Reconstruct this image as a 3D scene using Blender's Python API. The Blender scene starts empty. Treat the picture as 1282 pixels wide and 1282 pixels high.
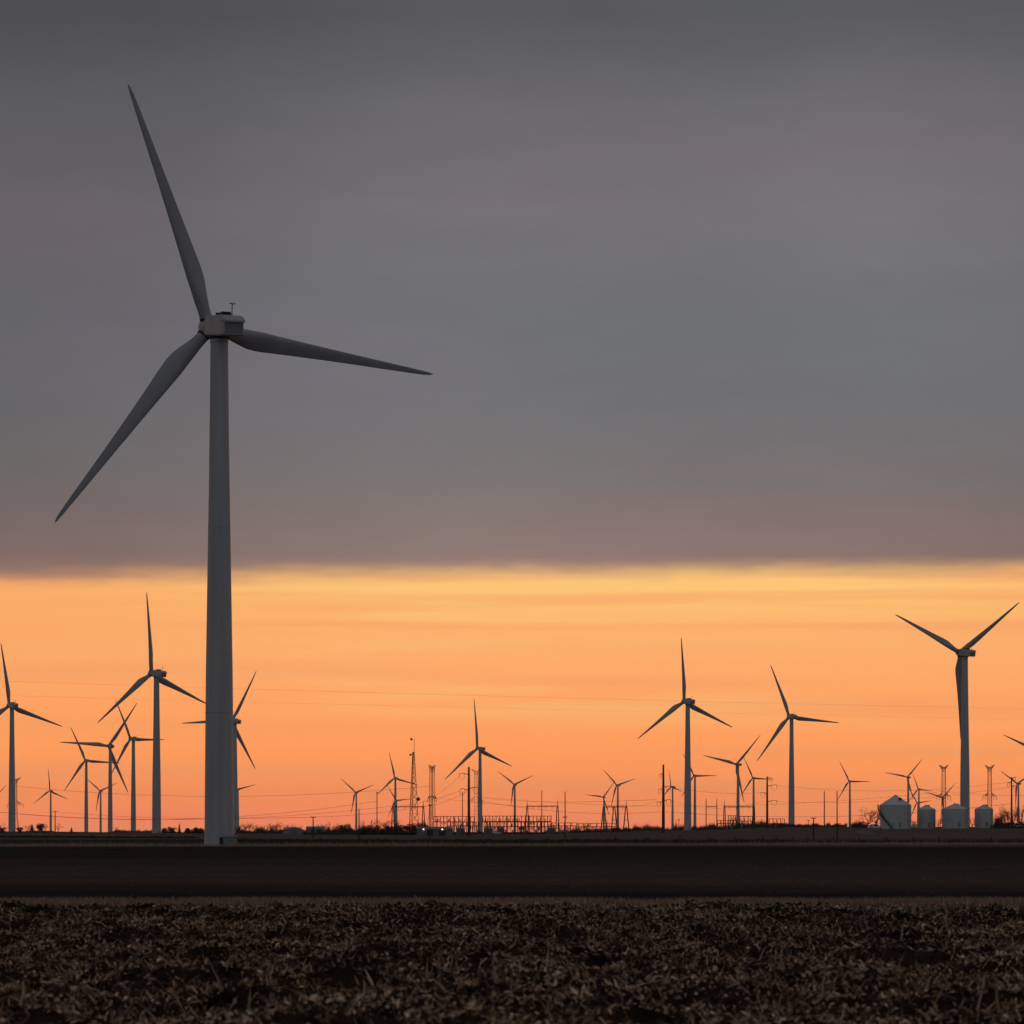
import bpy, math, random
import numpy as np
from mathutils import Vector, Matrix
random.seed(7); rng = np.random.default_rng(7)
scene = bpy.context.scene
F0 = 3740.0; K = 5300.0/F0        # distances below are written for a shorter lens and stretched by K
col = scene.collection
PI = math.pi
R = math.radians

# ---------------------------------------------------------------- camera
F, W0, HOR, EYE = 5300.0, 1282.0, 1040.0, 2.2      # focal length in photo pixels, photo width, horizon row, eye height
cam = bpy.data.cameras.new('camera'); camo = bpy.data.objects.new('camera', cam); col.objects.link(camo)
camo.location = (0, 0, EYE); camo.rotation_euler = (PI/2, 0, 0)
cam.sensor_width = 36; cam.sensor_fit = 'HORIZONTAL'; cam.lens = F/W0*36
cam.shift_y = (HOR-W0/2)/W0
cam.clip_start = 0.5; cam.clip_end = 60000
cam.dof.use_dof = True; cam.dof.focus_distance = 800; cam.dof.aperture_fstop = 4.5
scene.camera = camo

# ---------------------------------------------------------------- world
def s2l(c): return tuple(((v/255)/12.92 if v/255 <= .04045 else ((v/255+.055)/1.055)**2.4) for v in c)+(1,)
wd = bpy.data.worlds.new('World'); scene.world = wd; wd.use_nodes = True
nt = wd.node_tree; nt.nodes.clear()
def N(t, **k):
    n = nt.nodes.new(t)
    for a, v in k.items(): setattr(n, a, v)
    return n
def L(a, b): nt.links.new(a, b)
def M_(op, a, b=None, c=None, clamp=False):
    n = N('ShaderNodeMath', operation=op); n.use_clamp = clamp
    for i, v in enumerate((a, b, c)):
        if v is None: continue
        if isinstance(v, (int, float)): n.inputs[i].default_value = v
        else: L(v, n.inputs[i])
    return n.outputs[0]
def ramp(fac, stops, interp='LINEAR'):
    n = N('ShaderNodeValToRGB'); e = n.color_ramp.elements; n.color_ramp.interpolation = interp
    while len(e) < len(stops): e.new(0.5)
    for el, (p, c) in zip(e, stops): el.position = p; el.color = c
    L(fac, n.inputs[0]); return n.outputs[0]
def mixc(f, a, b, mode='MIX'):
    n = N('ShaderNodeMix', data_type='RGBA', blend_type=mode)
    for s, v in ((n.inputs[0], f), (n.inputs[6], a), (n.inputs[7], b)):
        if isinstance(v, (int, float)): s.default_value = v
        elif isinstance(v, tuple): s.default_value = v
        else: L(v, s)
    return n.outputs[2]
def sstep(v, a, b):
    n = N('ShaderNodeMapRange', interpolation_type='SMOOTHSTEP'); L(v, n.inputs[0])
    n.inputs[1].default_value = a; n.inputs[2].default_value = b
    return n.outputs[0]
tc = N('ShaderNodeTexCoord'); sx = N('ShaderNodeSeparateXYZ'); L(tc.outputs['Generated'], sx.inputs[0])
dx, dy, dz = sx.outputs
hz = M_('SQRT', M_('ADD', M_('MULTIPLY', dx, dx), M_('MULTIPLY', dy, dy)))
cosaz = M_('DIVIDE', dy, M_('MAXIMUM', hz, 1e-4))
dx = M_('MULTIPLY', dx, K); dz = M_('MULTIPLY', dz, K)
def noise(kx, kz, det, rough=.5, off=0.0):
    c = N('ShaderNodeCombineXYZ')
    L(M_('MULTIPLY', dx, kx), c.inputs[0]); L(M_('MULTIPLY', dy, kx), c.inputs[1]); L(M_('MULTIPLY_ADD', dz, kz, off), c.inputs[2])
    n = N('ShaderNodeTexNoise'); L(c.outputs[0], n.inputs['Vector']); n.inputs['Scale'].default_value = 1
    n.inputs['Detail'].default_value = det; n.inputs['Roughness'].default_value = rough
    return n.outputs['Fac']
def zpos(y): return max(0.0, (HOR-y)/math.hypot(F0, HOR-y))/0.3
zf = M_('DIVIDE', dz, 0.3)
# clear strip of afterglow under the cloud deck
st1 = noise(3.0, 150, 3, .5, 3.0); st2 = noise(5, 60, 4, .55, 11.0)
zg = M_('ADD', zf, M_('MULTIPLY', M_('SUBTRACT', st2, .5), .05))
def sc(c, k): c = s2l(c); return (c[0]*k, c[1]*k, c[2]*k, 1)
gap = ramp(zg, [(zpos(1040), sc((237, 128, 92), 1.30)), (zpos(1005), sc((247, 141, 90), 1.25)), (zpos(950), sc((253, 153, 89), 1.16)),
                (zpos(890), sc((254, 161, 96), 1.10)), (zpos(840), sc((253, 170, 106), 1.07)), (zpos(790), sc((253, 178, 110), 1.05)),
                (zpos(750), sc((254, 196, 115), 1.04)), (zpos(722), sc((254, 199, 120), 1.03))])
sunside = sstep(M_('ABSOLUTE', M_('SUBTRACT', dx, .05)), .24, .04)
gap = mixc(M_('MULTIPLY', M_('MULTIPLY', M_('SUBTRACT', 1.0, sunside), sstep(dz, .035, .075)), .8), gap, sc((252, 166, 102), 1.03))
gap = mixc(M_('MULTIPLY', sstep(st1, .48, .66), .5), gap, s2l((250, 162, 104)))
gap = mixc(M_('MULTIPLY', M_('MULTIPLY', M_('MULTIPLY', sstep(st2, .48, .70), sstep(dz, .025, .055)), sunside), .6), gap, s2l((254, 207, 132)))
west = sstep(cosaz, -0.35, 0.97)
gap = mixc(west, s2l((112, 106, 116)), gap)
# cloud deck
deck = ramp(zf, [(zpos(716), s2l((158, 128, 112))), (zpos(694), s2l((138, 119, 112))), (zpos(645), s2l((129, 116, 112))), (zpos(600), s2l((120, 115, 114))),
                 (zpos(500), s2l((111, 113, 115))), (zpos(380), s2l((111, 112, 115))), (zpos(250), s2l((115, 112, 115))),
                 (zpos(120), s2l((105, 104, 107))), (zpos(0), s2l((88, 89, 92))), (1, s2l((86, 87, 90)))])
m1 = noise(5, 17, 2, .4, 5.3); m2 = noise(26, 90, 5, .6, 1.7)
deck = mixc(M_('MULTIPLY', sstep(m1, .38, .66), .75), deck, mixc(1.0, deck, (1.07, .98, 1.025, 1), 'MULTIPLY'))
dm = M_('MULTIPLY_ADD', M_('SUBTRACT', m2, .5), .16, 1.0)
dm = M_('MULTIPLY', dm, M_('MULTIPLY_ADD', sstep(noise(3.4, 4, 1, .4, 8.0), .35, .65), .16, .9))
dm = M_('MULTIPLY', dm, M_('MULTIPLY_ADD', sunside, .27, .775))
dcol = N('ShaderNodeVectorMath', operation='SCALE'); L(deck, dcol.inputs[0]); L(dm, dcol.inputs['Scale'])
backdeck = mixc(sstep(cosaz, -.5, .85), s2l((106, 108, 113)), dcol.outputs[0])
# ragged lower edge of the deck
e1 = noise(9, 60, 4, .6, 2.2); e2 = noise(60, 240, 3, .5, 7.7)
ze = M_('ADD', dz, M_('MULTIPLY', dx, -0.013))
ze = M_('ADD', ze, M_('MULTIPLY', M_('SUBTRACT', e1, .5), .0070)); ze = M_('ADD', ze, M_('MULTIPLY', M_('SUBTRACT', e2, .5), .0028))
edge = sstep(ze, .0812, .0908)
sky = mixc(edge, gap, backdeck)
sky = mixc(sstep(dz, -.02, 0.0), s2l((60, 50, 46)), sky)
bg = N('ShaderNodeBackground'); L(sky, bg.inputs[0]); bg.inputs[1].default_value = 1.0
wo = N('ShaderNodeOutputWorld'); L(bg.outputs[0], wo.inputs[0])

# ---------------------------------------------------------------- sun (sunk into the afterglow, almost spent)
sl = bpy.data.lights.new('sun', 'SUN'); sl.energy = 0.05; sl.angle = R(12); sl.color = (1, .62, .36)
so = bpy.data.objects.new('sun', sl); col.objects.link(so)
so.rotation_euler = Vector((-0.05, -1, -0.035)).to_track_quat('-Z', 'Y').to_euler()
vs = scene.view_settings; vs.view_transform = 'Standard'; vs.look = 'None'; vs.exposure = 0; vs.gamma = 1; vs.use_curve_mapping = False

# ---------------------------------------------------------------- materials
def mat(name, c, var=.15, scale=3.0, rough=.6, metal=0.0, spec=.3, bump=0.0, emit=None, stretch=(1, 1, 1), c2=None, attr=None):
    m = bpy.data.materials.new(name); m.use_nodes = True; t = m.node_tree; b = t.nodes['Principled BSDF']
    b.inputs['Roughness'].default_value = rough; b.inputs['Metallic'].default_value = metal; b.inputs['Specular IOR Level'].default_value = spec
    g = t.nodes.new('ShaderNodeTexCoord'); mp = t.nodes.new('ShaderNodeMapping'); mp.inputs['Scale'].default_value = stretch
    t.links.new(g.outputs['Object'], mp.inputs[0])
    n = t.nodes.new('ShaderNodeTexNoise'); n.inputs['Scale'].default_value = scale; n.inputs['Detail'].default_value = 5; t.links.new(mp.outputs[0], n.inputs['Vector'])
    r = t.nodes.new('ShaderNodeValToRGB'); r.color_ramp.elements[0].position = .3; r.color_ramp.elements[1].position = .7
    lo = c2 if c2 else tuple(v*(1-var) for v in c); hi = tuple(min(1, v*(1+var)) for v in c)
    r.color_ramp.elements[0].color = lo+(1,); r.color_ramp.elements[1].color = hi+(1,)
    if attr:
        a = t.nodes.new('ShaderNodeAttribute'); a.attribute_name = attr; t.links.new(a.outputs['Fac'], r.inputs[0])
        r.color_ramp.elements[0].position = 0; r.color_ramp.elements[1].position = 1
    else: t.links.new(n.outputs['Fac'], r.inputs[0])
    t.links.new(r.outputs[0], b.inputs['Base Color'])
    if bump:
        bp = t.nodes.new('ShaderNodeBump'); bp.inputs['Strength'].default_value = bump; t.links.new(n.outputs['Fac'], bp.inputs['Height']); t.links.new(bp.outputs[0], b.inputs['Normal'])
    if emit:
        b.inputs['Emission Color'].default_value = emit[0]+(1,); b.inputs['Emission Strength'].default_value = emit[1]
    return m
MT = dict(
    paint=mat('turbine_paint', (.49, .50, .515), .11, .5, .45, 0, .35, stretch=(1.6, 1.6, .06)),
    blade=mat('blade_gelcoat', (.41, .42, .44), .06, .3, .4, 0, .35),
    dark=mat('dark_rubber', (.03, .03, .033), .2, 3, .7),
    steel=mat('galvanised_steel', (.30, .31, .32), .15, 2, .5, .3, .4),
    lattice=mat('weathered_lattice_steel', (.22, .21, .20), .15, 2, .6, .2, .3),
    corten=mat('weathering_steel', (.075, .045, .035), .25, 1.5, .8, 0, .2),
    wood=mat('treated_pole_wood', (.06, .045, .035), .3, 4, .9, 0, .1, stretch=(1, 1, .1)),
    porcelain=mat('insulator_porcelain', (.12, .08, .06), .1, 3, .3),
    wire=mat('aluminium_conductor', (.12, .11, .11), .1, 1, .6),
    bin=mat('galvanised_bin_sheet', (.64, .665, .67), .12, .8, .48, .35, .35, stretch=(.5, .5, 1.6)),
    binroof=mat('galvanised_roof_sheet', (.74, .765, .77), .12, 1.2, .5, .35, .35),
    concrete=mat('concrete', (.30, .29, .27), .15, 2, .9, 0, .2, bump=.1),
    box=mat('cabinet_paint', (.24, .26, .25), .12, 1.5, .6),
    shed=mat('shed_sheet_metal', (.17, .18, .20), .15, .8, .6, 0, .3, stretch=(4, 4, .1)),
    shedroof=mat('shed_roof_sheet', (.22, .255, .28), .12, .8, .55, 0, .3),
    white=mat('white_vehicle_paint', (.68, .69, .70), .06, 1, .35, 0, .4),
    glass=mat('dark_window_glass', (.02, .022, .025), .1, 1, .08, 0, .5),
    bark=mat('bare_bark', (.075, .058, .048), .3, 2, .95, 0, .1),
    evergreen=mat('evergreen_needles', (.022, .030, .026), .4, 1.2, .9, 0, .1),
    brush=mat('winter_brush', (.050, .042, .038), .35, .7, .95, 0, .1),
    lamp=mat('lamp_lens', (.9, .85, .7), .05, 1, .4, emit=((1, .80, .55), 7)),
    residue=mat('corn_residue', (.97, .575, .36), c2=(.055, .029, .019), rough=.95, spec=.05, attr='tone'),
    stalk=mat('corn_stalk', (.52, .37, .25), .25, 9, .9, 0, .1),
    grass=mat('dormant_grass', (.60, .38, .255), c2=(.20, .122, .084), rough=.95, spec=.03, attr='tone'),
)
def ground_mat():
    m = bpy.data.materials.new('farm_ground'); m.use_nodes = True; t = m.node_tree; b = t.nodes['Principled BSDF']
    b.inputs['Roughness'].default_value = 1; b.inputs['Specular IOR Level'].default_value = 0
    g = t.nodes.new('ShaderNodeNewGeometry'); s = t.nodes.new('ShaderNodeSeparateXYZ'); t.links.new(g.outputs['Position'], s.inputs[0])
    def nz(scale, det, st):
        mp = t.nodes.new('ShaderNodeMapping'); mp.inputs['Scale'].default_value = st; t.links.new(g.outputs['Position'], mp.inputs[0])
        n = t.nodes.new('ShaderNodeTexNoise'); n.inputs['Scale'].default_value = scale; n.inputs['Detail'].default_value = det
        t.links.new(mp.outputs[0], n.inputs['Vector']); return n.outputs['Fac']
    def mth(op, a, b_, c=None):
        n = t.nodes.new('ShaderNodeMath'); n.operation = op
        for i, v in enumerate((a, b_, c)):
            if v is None: continue
            if isinstance(v, (int, float)): n.inputs[i].default_value = v
            else: t.links.new(v, n.inputs[i])
        return n.outputs[0]
    lg = mth('LOGARITHM', mth('MAXIMUM', mth('DIVIDE', s.outputs[1], K), 20), 10)             # log10 of distance down the fields
    wob = mth('MULTIPLY', mth('SUBTRACT', nz(.02, 5, (.6, .5, 1)), .5), .13)
    lg = mth('ADD', lg, wob)
    lg = mth('MULTIPLY_ADD', s.outputs[0], .00004, lg)
    pos = mth('DIVIDE', mth('SUBTRACT', lg, 1.3), 2.7)
    r = t.nodes.new('ShaderNodeValToRGB'); e = r.color_ramp.elements
    def p(d): return (math.log10(d)-1.3)/2.7
    soil, dk, br, gr, tan = (.050, .035, .028), (.038, .031, .029), (.098, .068, .052), (.125, .098, .078), (.15, .116, .092)
    stops = [(20, soil), (88, soil), (91, dk), (106, dk), (126, br), (160, br), (215, (.068, .050, .041)), (290, (.048, .038, .034)), (390, (.040, .033, .031)), (432, gr), (490, gr),
             (545, (.055, .045, .040)), (700, (.055, .045, .040)), (800, tan), (1150, (.15, .116, .094)), (2200, (.13, .106, .090)), (9000, (.06, .055, .055))]
    while len(e) < len(stops): e.new(.5)
    for el, (d, c) in zip(e, stops): el.position = p(d); el.color = c+(1,)
    t.links.new(pos, r.inputs[0])
    f = mth('MULTIPLY_ADD', mth('SUBTRACT', nz(.9, 6, (.35, 1, 1)), .5), 1.5, 1.0)
    f2 = mth('MULTIPLY_ADD', mth('SUBTRACT', nz(.05, 4, (.25, 1, 1)), .5), 1.0, 1.0)
    v = t.nodes.new('ShaderNodeVectorMath'); v.operation = 'SCALE'; t.links.new(r.outputs[0], v.inputs[0]); t.links.new(mth('MULTIPLY', f, f2), v.inputs['Scale'])
    t.links.new(v.outputs[0], b.inputs['Base Color'])
    return m
MT['ground'] = ground_mat()
MT['soil'] = mat('tilled_soil', (.050, .031, .023), c2=(.009, .0065, .0055), scale=1.8, rough=1, spec=0, bump=.4)
MT['gravel'] = mat('gravel_track', (.20, .175, .15), .2, .6, 1, 0, 0)

# ---------------------------------------------------------------- helpers
def tag(o, label=None, cat=None, group=None, kind=None):
    for k, v in (('label', label), ('category', cat), ('group', group), ('kind', kind)):
        if v: o[k] = v
    return o
def link(name, me, m=None, parent=None, loc=None):
    o = bpy.data.objects.new(name, me); col.objects.link(o)
    if m is not None and len(me.materials) == 0: me.materials.append(m)
    if parent: o.parent = parent
    if loc is not None: o.location = loc
    return o
def empty(name, loc=(0, 0, 0), rz=0):
    o = bpy.data.objects.new(name, None); col.objects.link(o); o.location = loc; o.rotation_euler = (0, 0, rz); o.empty_display_size = .5
    return o
class MB:
    def __init__(s): s.v = []; s.f = []
    def box(s, c, d, rz=0):
        n = len(s.v); cx, cy, cz = c; a, b, h = d[0]/2, d[1]/2, d[2]/2; co, si = math.cos(rz), math.sin(rz)
        for z in (-h, h):
            for x, y in ((-a, -b), (a, -b), (a, b), (-a, b)): s.v.append((cx+x*co-y*si, cy+x*si+y*co, cz+z))
        s.f += [(n+3, n+2, n+1, n), (n+4, n+5, n+6, n+7)]+[(n+i, n+(i+1) % 4, n+4+(i+1) % 4, n+4+i) for i in range(4)]
        return s
    def tube(s, p, q, r0, r1=None, k=4, cap=True):
        r1 = r0 if r1 is None else r1
        p = Vector(p); q = Vector(q); d = (q-p)
        if d.length < 1e-6: return s
        d.normalize(); u = d.cross(Vector((0, 0, 1)) if abs(d.z) < .9 else Vector((1, 0, 0))).normalized(); w = d.cross(u)
        n = len(s.v)
        for c, r in ((p, r0), (q, r1)):
            for i in range(k):
                a = 2*PI*(i+.5)/k; s.v.append(tuple(c+u*(r*math.cos(a))+w*(r*math.sin(a))))
        s.f += [(n+i, n+(i+1) % k, n+k+(i+1) % k, n+k+i) for i in range(k)]
        if cap and k > 2: s.f += [tuple(n+i for i in range(k))[::-1], tuple(n+k+i for i in range(k))]
        return s
    def path(s, pts, r, k=3):
        pts = [Vector(p) for p in pts]; n0 = len(s.v)
        for j, p in enumerate(pts):
            d = (pts[min(j+1, len(pts)-1)]-pts[max(j-1, 0)]).normalized()
            u = d.cross(Vector((0, 0, 1)) if abs(d.z) < .9 else Vector((1, 0, 0))).normalized(); w = d.cross(u)
            rr = r[j] if isinstance(r, (list, tuple)) else r
            for i in range(k):
                a = 2*PI*i/k; s.v.append(tuple(p+u*(rr*math.cos(a))+w*(rr*math.sin(a))))
        for j in range(len(pts)-1):
            for i in range(k): s.f.append((n0+j*k+i, n0+j*k+(i+1) % k, n0+(j+1)*k+(i+1) % k, n0+(j+1)*k+i))
        return s
    def loft(s, rings, closed=True, cap=True):
        n0 = len(s.v); k = len(rings[0])
        for r in rings: s.v += [tuple(p) for p in r]
        for j in range(len(rings)-1):
            for i in range(k): s.f.append((n0+j*k+i, n0+j*k+(i+1) % k, n0+(j+1)*k+(i+1) % k, n0+(j+1)*k+i))
        if cap: s.f += [tuple(n0+i for i in range(k))[::-1], tuple(n0+(len(rings)-1)*k+i for i in range(k))]
        return s
    def rev(s, prof, k=32, axis='z', c=(0, 0, 0), cap=True):
        rings = []
        for r, h in prof:
            if axis == 'z': rings.append([(c[0]+r*math.cos(2*PI*i/k), c[1]+r*math.sin(2*PI*i/k), c[2]+h) for i in range(k)])
            else: rings.append([(c[0]+r*math.sin(2*PI*i/k), c[1]+h, c[2]+r*math.cos(2*PI*i/k)) for i in range(k)])
        return s.loft(rings, cap=cap)
    def mesh(s, name, m, smooth=None):
        me = bpy.data.meshes.new(name); me.from_pydata(s.v, [], s.f); me.materials.append(m)
        if smooth:
            me.polygons.foreach_set('use_smooth', [True]*len(me.polygons)); me.update()
            me.set_sharp_from_angle(angle=R(smooth))
        return me
    def build(s, name, m, parent=None, smooth=None, loc=None):
        return link(name, s.mesh(name, m, smooth), None, parent, loc)

# ---------------------------------------------------------------- terrain
_px = np.array([-900, 0, 200, 400, 650, 850, 1000, 1282, 2200.]); _ld = np.log(np.array([10, 460, 620, 850, 1100, 1400, 2000, 3500, 6000, 14000.]))
_tz = np.array([[0]*9, [0]*9, [-.25]*9, [0]*9,
    [.8, .8, .7, 0, 0, 1.2, 2.6, 3.1, 3.1], [1.1, 1.1, .9, .2, .2, 2.0, 3.3, 3.7, 3.7], [1.7, 1.7, .8, .2, .2, 2.2, 4.9, 4.6, 4.6],
    [.5]*9, [-1.5]*9, [-5]*9], float)
def terr(x, y):
    x = np.asarray(x, float); y = np.asarray(y, float)
    y = y/K; r = np.hypot(x, y); b = np.clip(np.arctan2(x, y), -.9, .9)
    px = np.clip(641+F0*np.tan(b), -900, 2200); ld = np.clip(np.log(np.maximum(r, 10)), _ld[0], _ld[-1])
    i = np.clip(np.searchsorted(_px, px)-1, 0, 7); j = np.clip(np.searchsorted(_ld, ld)-1, 0, 8)
    u = (px-_px[i])/(_px[i+1]-_px[i]); v = (ld-_ld[j])/(_ld[j+1]-_ld[j]); u = u*u*(3-2*u); v = v*v*(3-2*v)
    z = (_tz[j, i]*(1-u)+_tz[j, i+1]*u)*(1-v)+(_tz[j+1, i]*(1-u)+_tz[j+1, i+1]*u)*v
    w = np.clip((r-150)/400, 0, 1)
    return z+w*.10*(np.sin(x*.021+y*.013)+np.sin(x*.008-y*.017+1.3))
def at(px, d, py=None):
    """a spot d metres down the fields, in the direction the photo shows it; standing on the ground, or at the height seen at row py"""
    x = (px-641)*d/F0; y = d*K
    return Vector((x, y, float(terr(x, y)) if py is None else EYE+(HOR-py)*d/F0))
def height(px, d, py): return EYE+(HOR-py)*d/F0-float(terr((px-641)*d/F0, d*K))

def make_ground():
    br = np.concatenate([np.linspace(-180, -30, 26)[:-1], np.linspace(-30, -12, 13)[:-1], np.linspace(-12, 12, 97), np.linspace(12, 30, 13)[1:], np.linspace(30, 180, 26)[1:-1]])
    rr = np.geomspace(4, 15500, 250); nb = len(br)
    A, Q = np.meshgrid(np.radians(br), rr); X = Q*np.sin(A); Y = Q*np.cos(A); Z = terr(X, Y)
    ins = (Y > 24*K) & (Y < 80*K) & (np.abs(X) < 27); Z = np.where(ins, Z-.5, Z)
    v = np.stack([X, Y, Z], -1).reshape(-1, 3); faces = []
    for j in range(len(rr)-1):
        for i in range(nb):
            a, b = j*nb+i, j*nb+(i+1) % nb; faces.append((a, b, b+nb, a+nb))
    faces.append(tuple(range(nb)))
    me = bpy.data.meshes.new('ground'); me.from_pydata(v.tolist(), [], faces); me.polygons.foreach_set('use_smooth', [True]*len(me.polygons))
    tag(link('ground', me, MT['ground']), 'dark flat farmland of bare brown fields reaching the horizon', None, None, 'structure')
make_ground()

_tab = rng.random((256, 256))
def vn(x, y, f, seed=0):
    x = x*f+seed*17.3; y = y*f+seed*9.1; i = np.floor(x).astype(int); j = np.floor(y).astype(int); u = x-i; v = y-j
    u = u*u*(3-2*u); v = v*v*(3-2*v); g = lambda a, b: _tab[a % 256, b % 256]
    return (g(i, j)*(1-u)+g(i+1, j)*u)*(1-v)+(g(i, j+1)*(1-u)+g(i+1, j+1)*u)*v
def soilz(x, y):
    big = vn(x*.6, y, .40, 1)-.5; row = .5+.5*np.sin(2*PI*(y+1.6*(vn(x, y, .12, 5)-.5))/1.52)
    clod = vn(x*.75, y, 1.5, 2); clod = clod**1.6
    fine = vn(x, y, 3.7, 3)-.5; fine2 = vn(x, y, 7.9, 4)-.5
    fade = np.clip((86*K-y)/12, 0, 1)
    return (.24*big+.14*row*(.3+vn(x, y, .6, 6))+.34*clod+.13*fine+.035*fine2-.13)*fade-.03*(1-fade)
def make_soil():
    xs = np.arange(-33, 33.01, .15); ys = np.arange(20*K, 86.1*K, .17); X, Y = np.meshgrid(xs, ys); Z = soilz(X, Y)
    v = np.stack([X, Y, Z], -1).reshape(-1, 3); nx, ny = len(xs), len(ys)
    a = (np.arange(ny-1)[:, None]*nx+np.arange(nx-1)[None]).reshape(-1); f = np.stack([a, a+1, a+nx+1, a+nx], 1)
    me = bpy.data.meshes.new('stubble_field'); me.vertices.add(len(v)); me.vertices.foreach_set('co', v.ravel())
    me.loops.add(f.size); me.loops.foreach_set('vertex_index', f.ravel()); me.polygons.add(len(f)); me.polygons.foreach_set('loop_start', np.arange(len(f))*4)
    me.update(calc_edges=True)
    tag(link('stubble_field', me, MT['soil']), 'near field of dark tilled soil strewn with corn residue', None, None, 'structure')
make_soil()

def strips(name, P, D, Ln, Wd, bend, tone, m, up=None):
    """n bent two-segment strips: P base, D direction, Ln length, Wd width, bend end drop"""
    n = len(P); U = np.cross(D, rng.normal(size=(n, 3))); U /= np.linalg.norm(U, axis=1)[:, None]+1e-9
    mid = P+D*(Ln*.55)[:, None]; end = P+D*Ln[:, None]+np.stack([0*bend, 0*bend, bend], 1)
    h = (Wd*.5)[:, None]
    V = np.stack([P-U*h*.8, P+U*h*.8, mid-U*h, mid+U*h, end], 1).reshape(-1, 3)
    b = np.arange(n)*5
    quad = np.stack([b, b+1, b+3, b+2], 1); tri = np.stack([b+2, b+3, b+4], 1)
    loops = np.concatenate([quad.ravel(), tri.ravel()]); starts = np.concatenate([np.arange(n)*4, n*4+np.arange(n)*3])
    me = bpy.data.meshes.new(name); me.vertices.add(len(V)); me.vertices.foreach_set('co', V.ravel())
    me.loops.add(len(loops)); me.loops.foreach_set('vertex_index', loops); me.polygons.add(2*n); me.polygons.foreach_set('loop_start', starts)
    me.update(calc_edges=True)
    at_ = me.attributes.new('tone', 'FLOAT', 'POINT'); at_.data.foreach_set('value', np.repeat(tone, 5))
    return link(name, me, m)
def scatter(n, y0, y1, k, pad, dens=None):
    y = np.sqrt(rng.uniform(y0*y0, y1*y1, n)); x = rng.uniform(-1, 1, n)*(y*k+pad); return x, y*K
def dirs(n, lo, hi):
    az = rng.uniform(0, 2*PI, n); el = np.radians(rng.uniform(lo, hi, n)); return np.stack([np.cos(el)*np.cos(az), np.cos(el)*np.sin(az), np.sin(el)], 1)
# shredded leaves and husks over the clods, lying in drifts
def drift(x, y): return .62*vn(x*.5, y, 1.35, 9)+.38*vn(x*.5, y, .33, 8)
def cover(n, gain, lo): 
    x, y = scatter(n, 27, 85.5, .19, 3); k = np.clip((drift(x, y)-.42)*gain*2.2, lo, 1) > rng.uniform(0, 1, n); return x[k], y[k]
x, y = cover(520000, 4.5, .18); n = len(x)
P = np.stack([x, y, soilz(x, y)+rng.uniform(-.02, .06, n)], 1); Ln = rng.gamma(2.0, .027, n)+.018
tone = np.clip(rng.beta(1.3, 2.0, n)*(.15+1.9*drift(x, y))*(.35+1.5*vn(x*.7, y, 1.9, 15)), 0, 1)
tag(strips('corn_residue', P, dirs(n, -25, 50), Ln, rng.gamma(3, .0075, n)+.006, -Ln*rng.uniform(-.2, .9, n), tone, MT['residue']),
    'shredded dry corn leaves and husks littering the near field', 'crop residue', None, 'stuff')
x, y = cover(150000, 4, .3); n = len(x)
P = np.stack([x, y, soilz(x, y)+rng.uniform(0, .03, n)], 1); Ln = rng.gamma(3, .05, n)+.05
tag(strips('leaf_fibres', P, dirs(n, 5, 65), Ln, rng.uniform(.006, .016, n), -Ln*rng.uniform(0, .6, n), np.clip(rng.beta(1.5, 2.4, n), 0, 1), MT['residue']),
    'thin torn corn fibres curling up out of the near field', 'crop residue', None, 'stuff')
def crumbs():
    x, y = scatter(110000, 27, 85.5, .19, 3); n = len(x); r = np.minimum(rng.gamma(2.2, .016, n)+.012, .06); c = np.stack([x, y, soilz(x, y)+r*.4], 1)
    o = np.array([(1, 0, 0), (0, 1, 0), (-1, 0, 0), (0, -1, 0), (0, 0, 1)], float); V = (c[:, None]+o[None]*(r[:, None, None]*rng.uniform(.6, 1.4, (n, 5, 1)))+rng.normal(0, .2, (n, 5, 3))*r[:, None, None]).reshape(-1, 3)
    b = np.arange(n)[:, None]*5; f = np.concatenate([b+np.array([[i, (i+1) % 4, 4]]) for i in range(4)])
    me = bpy.data.meshes.new('soil_crumbs'); me.vertices.add(len(V)); me.vertices.foreach_set('co', V.ravel()); me.loops.add(f.size); me.loops.foreach_set('vertex_index', f.ravel())
    me.polygons.add(len(f)); me.polygons.foreach_set('loop_start', np.arange(len(f))*3); me.update(calc_edges=True)
    tag(link('soil_crumbs', me, MT['soil']), 'loose dark crumbs of soil over the near field', 'soil', None, 'stuff')
crumbs()
# snapped stem ends still rooted in the rows
n = 7000; x, y = scatter(n, 27, 85, .19, 3); y = np.round(y/.76)*.76+rng.normal(0, .07, n)
P = np.stack([x, y, soilz(x, y)-.02], 1); Ln = rng.gamma(4, .032, n)+.05
tag(strips('stem_stubble', P, dirs(n, 25, 85), Ln, rng.uniform(.02, .04, n), 0*Ln, np.clip(rng.beta(2.0, 2.6, n), 0, 1), MT['residue']),
    'short snapped stem ends rooted across the near field', 'stubble', None, 'stuff')
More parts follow.
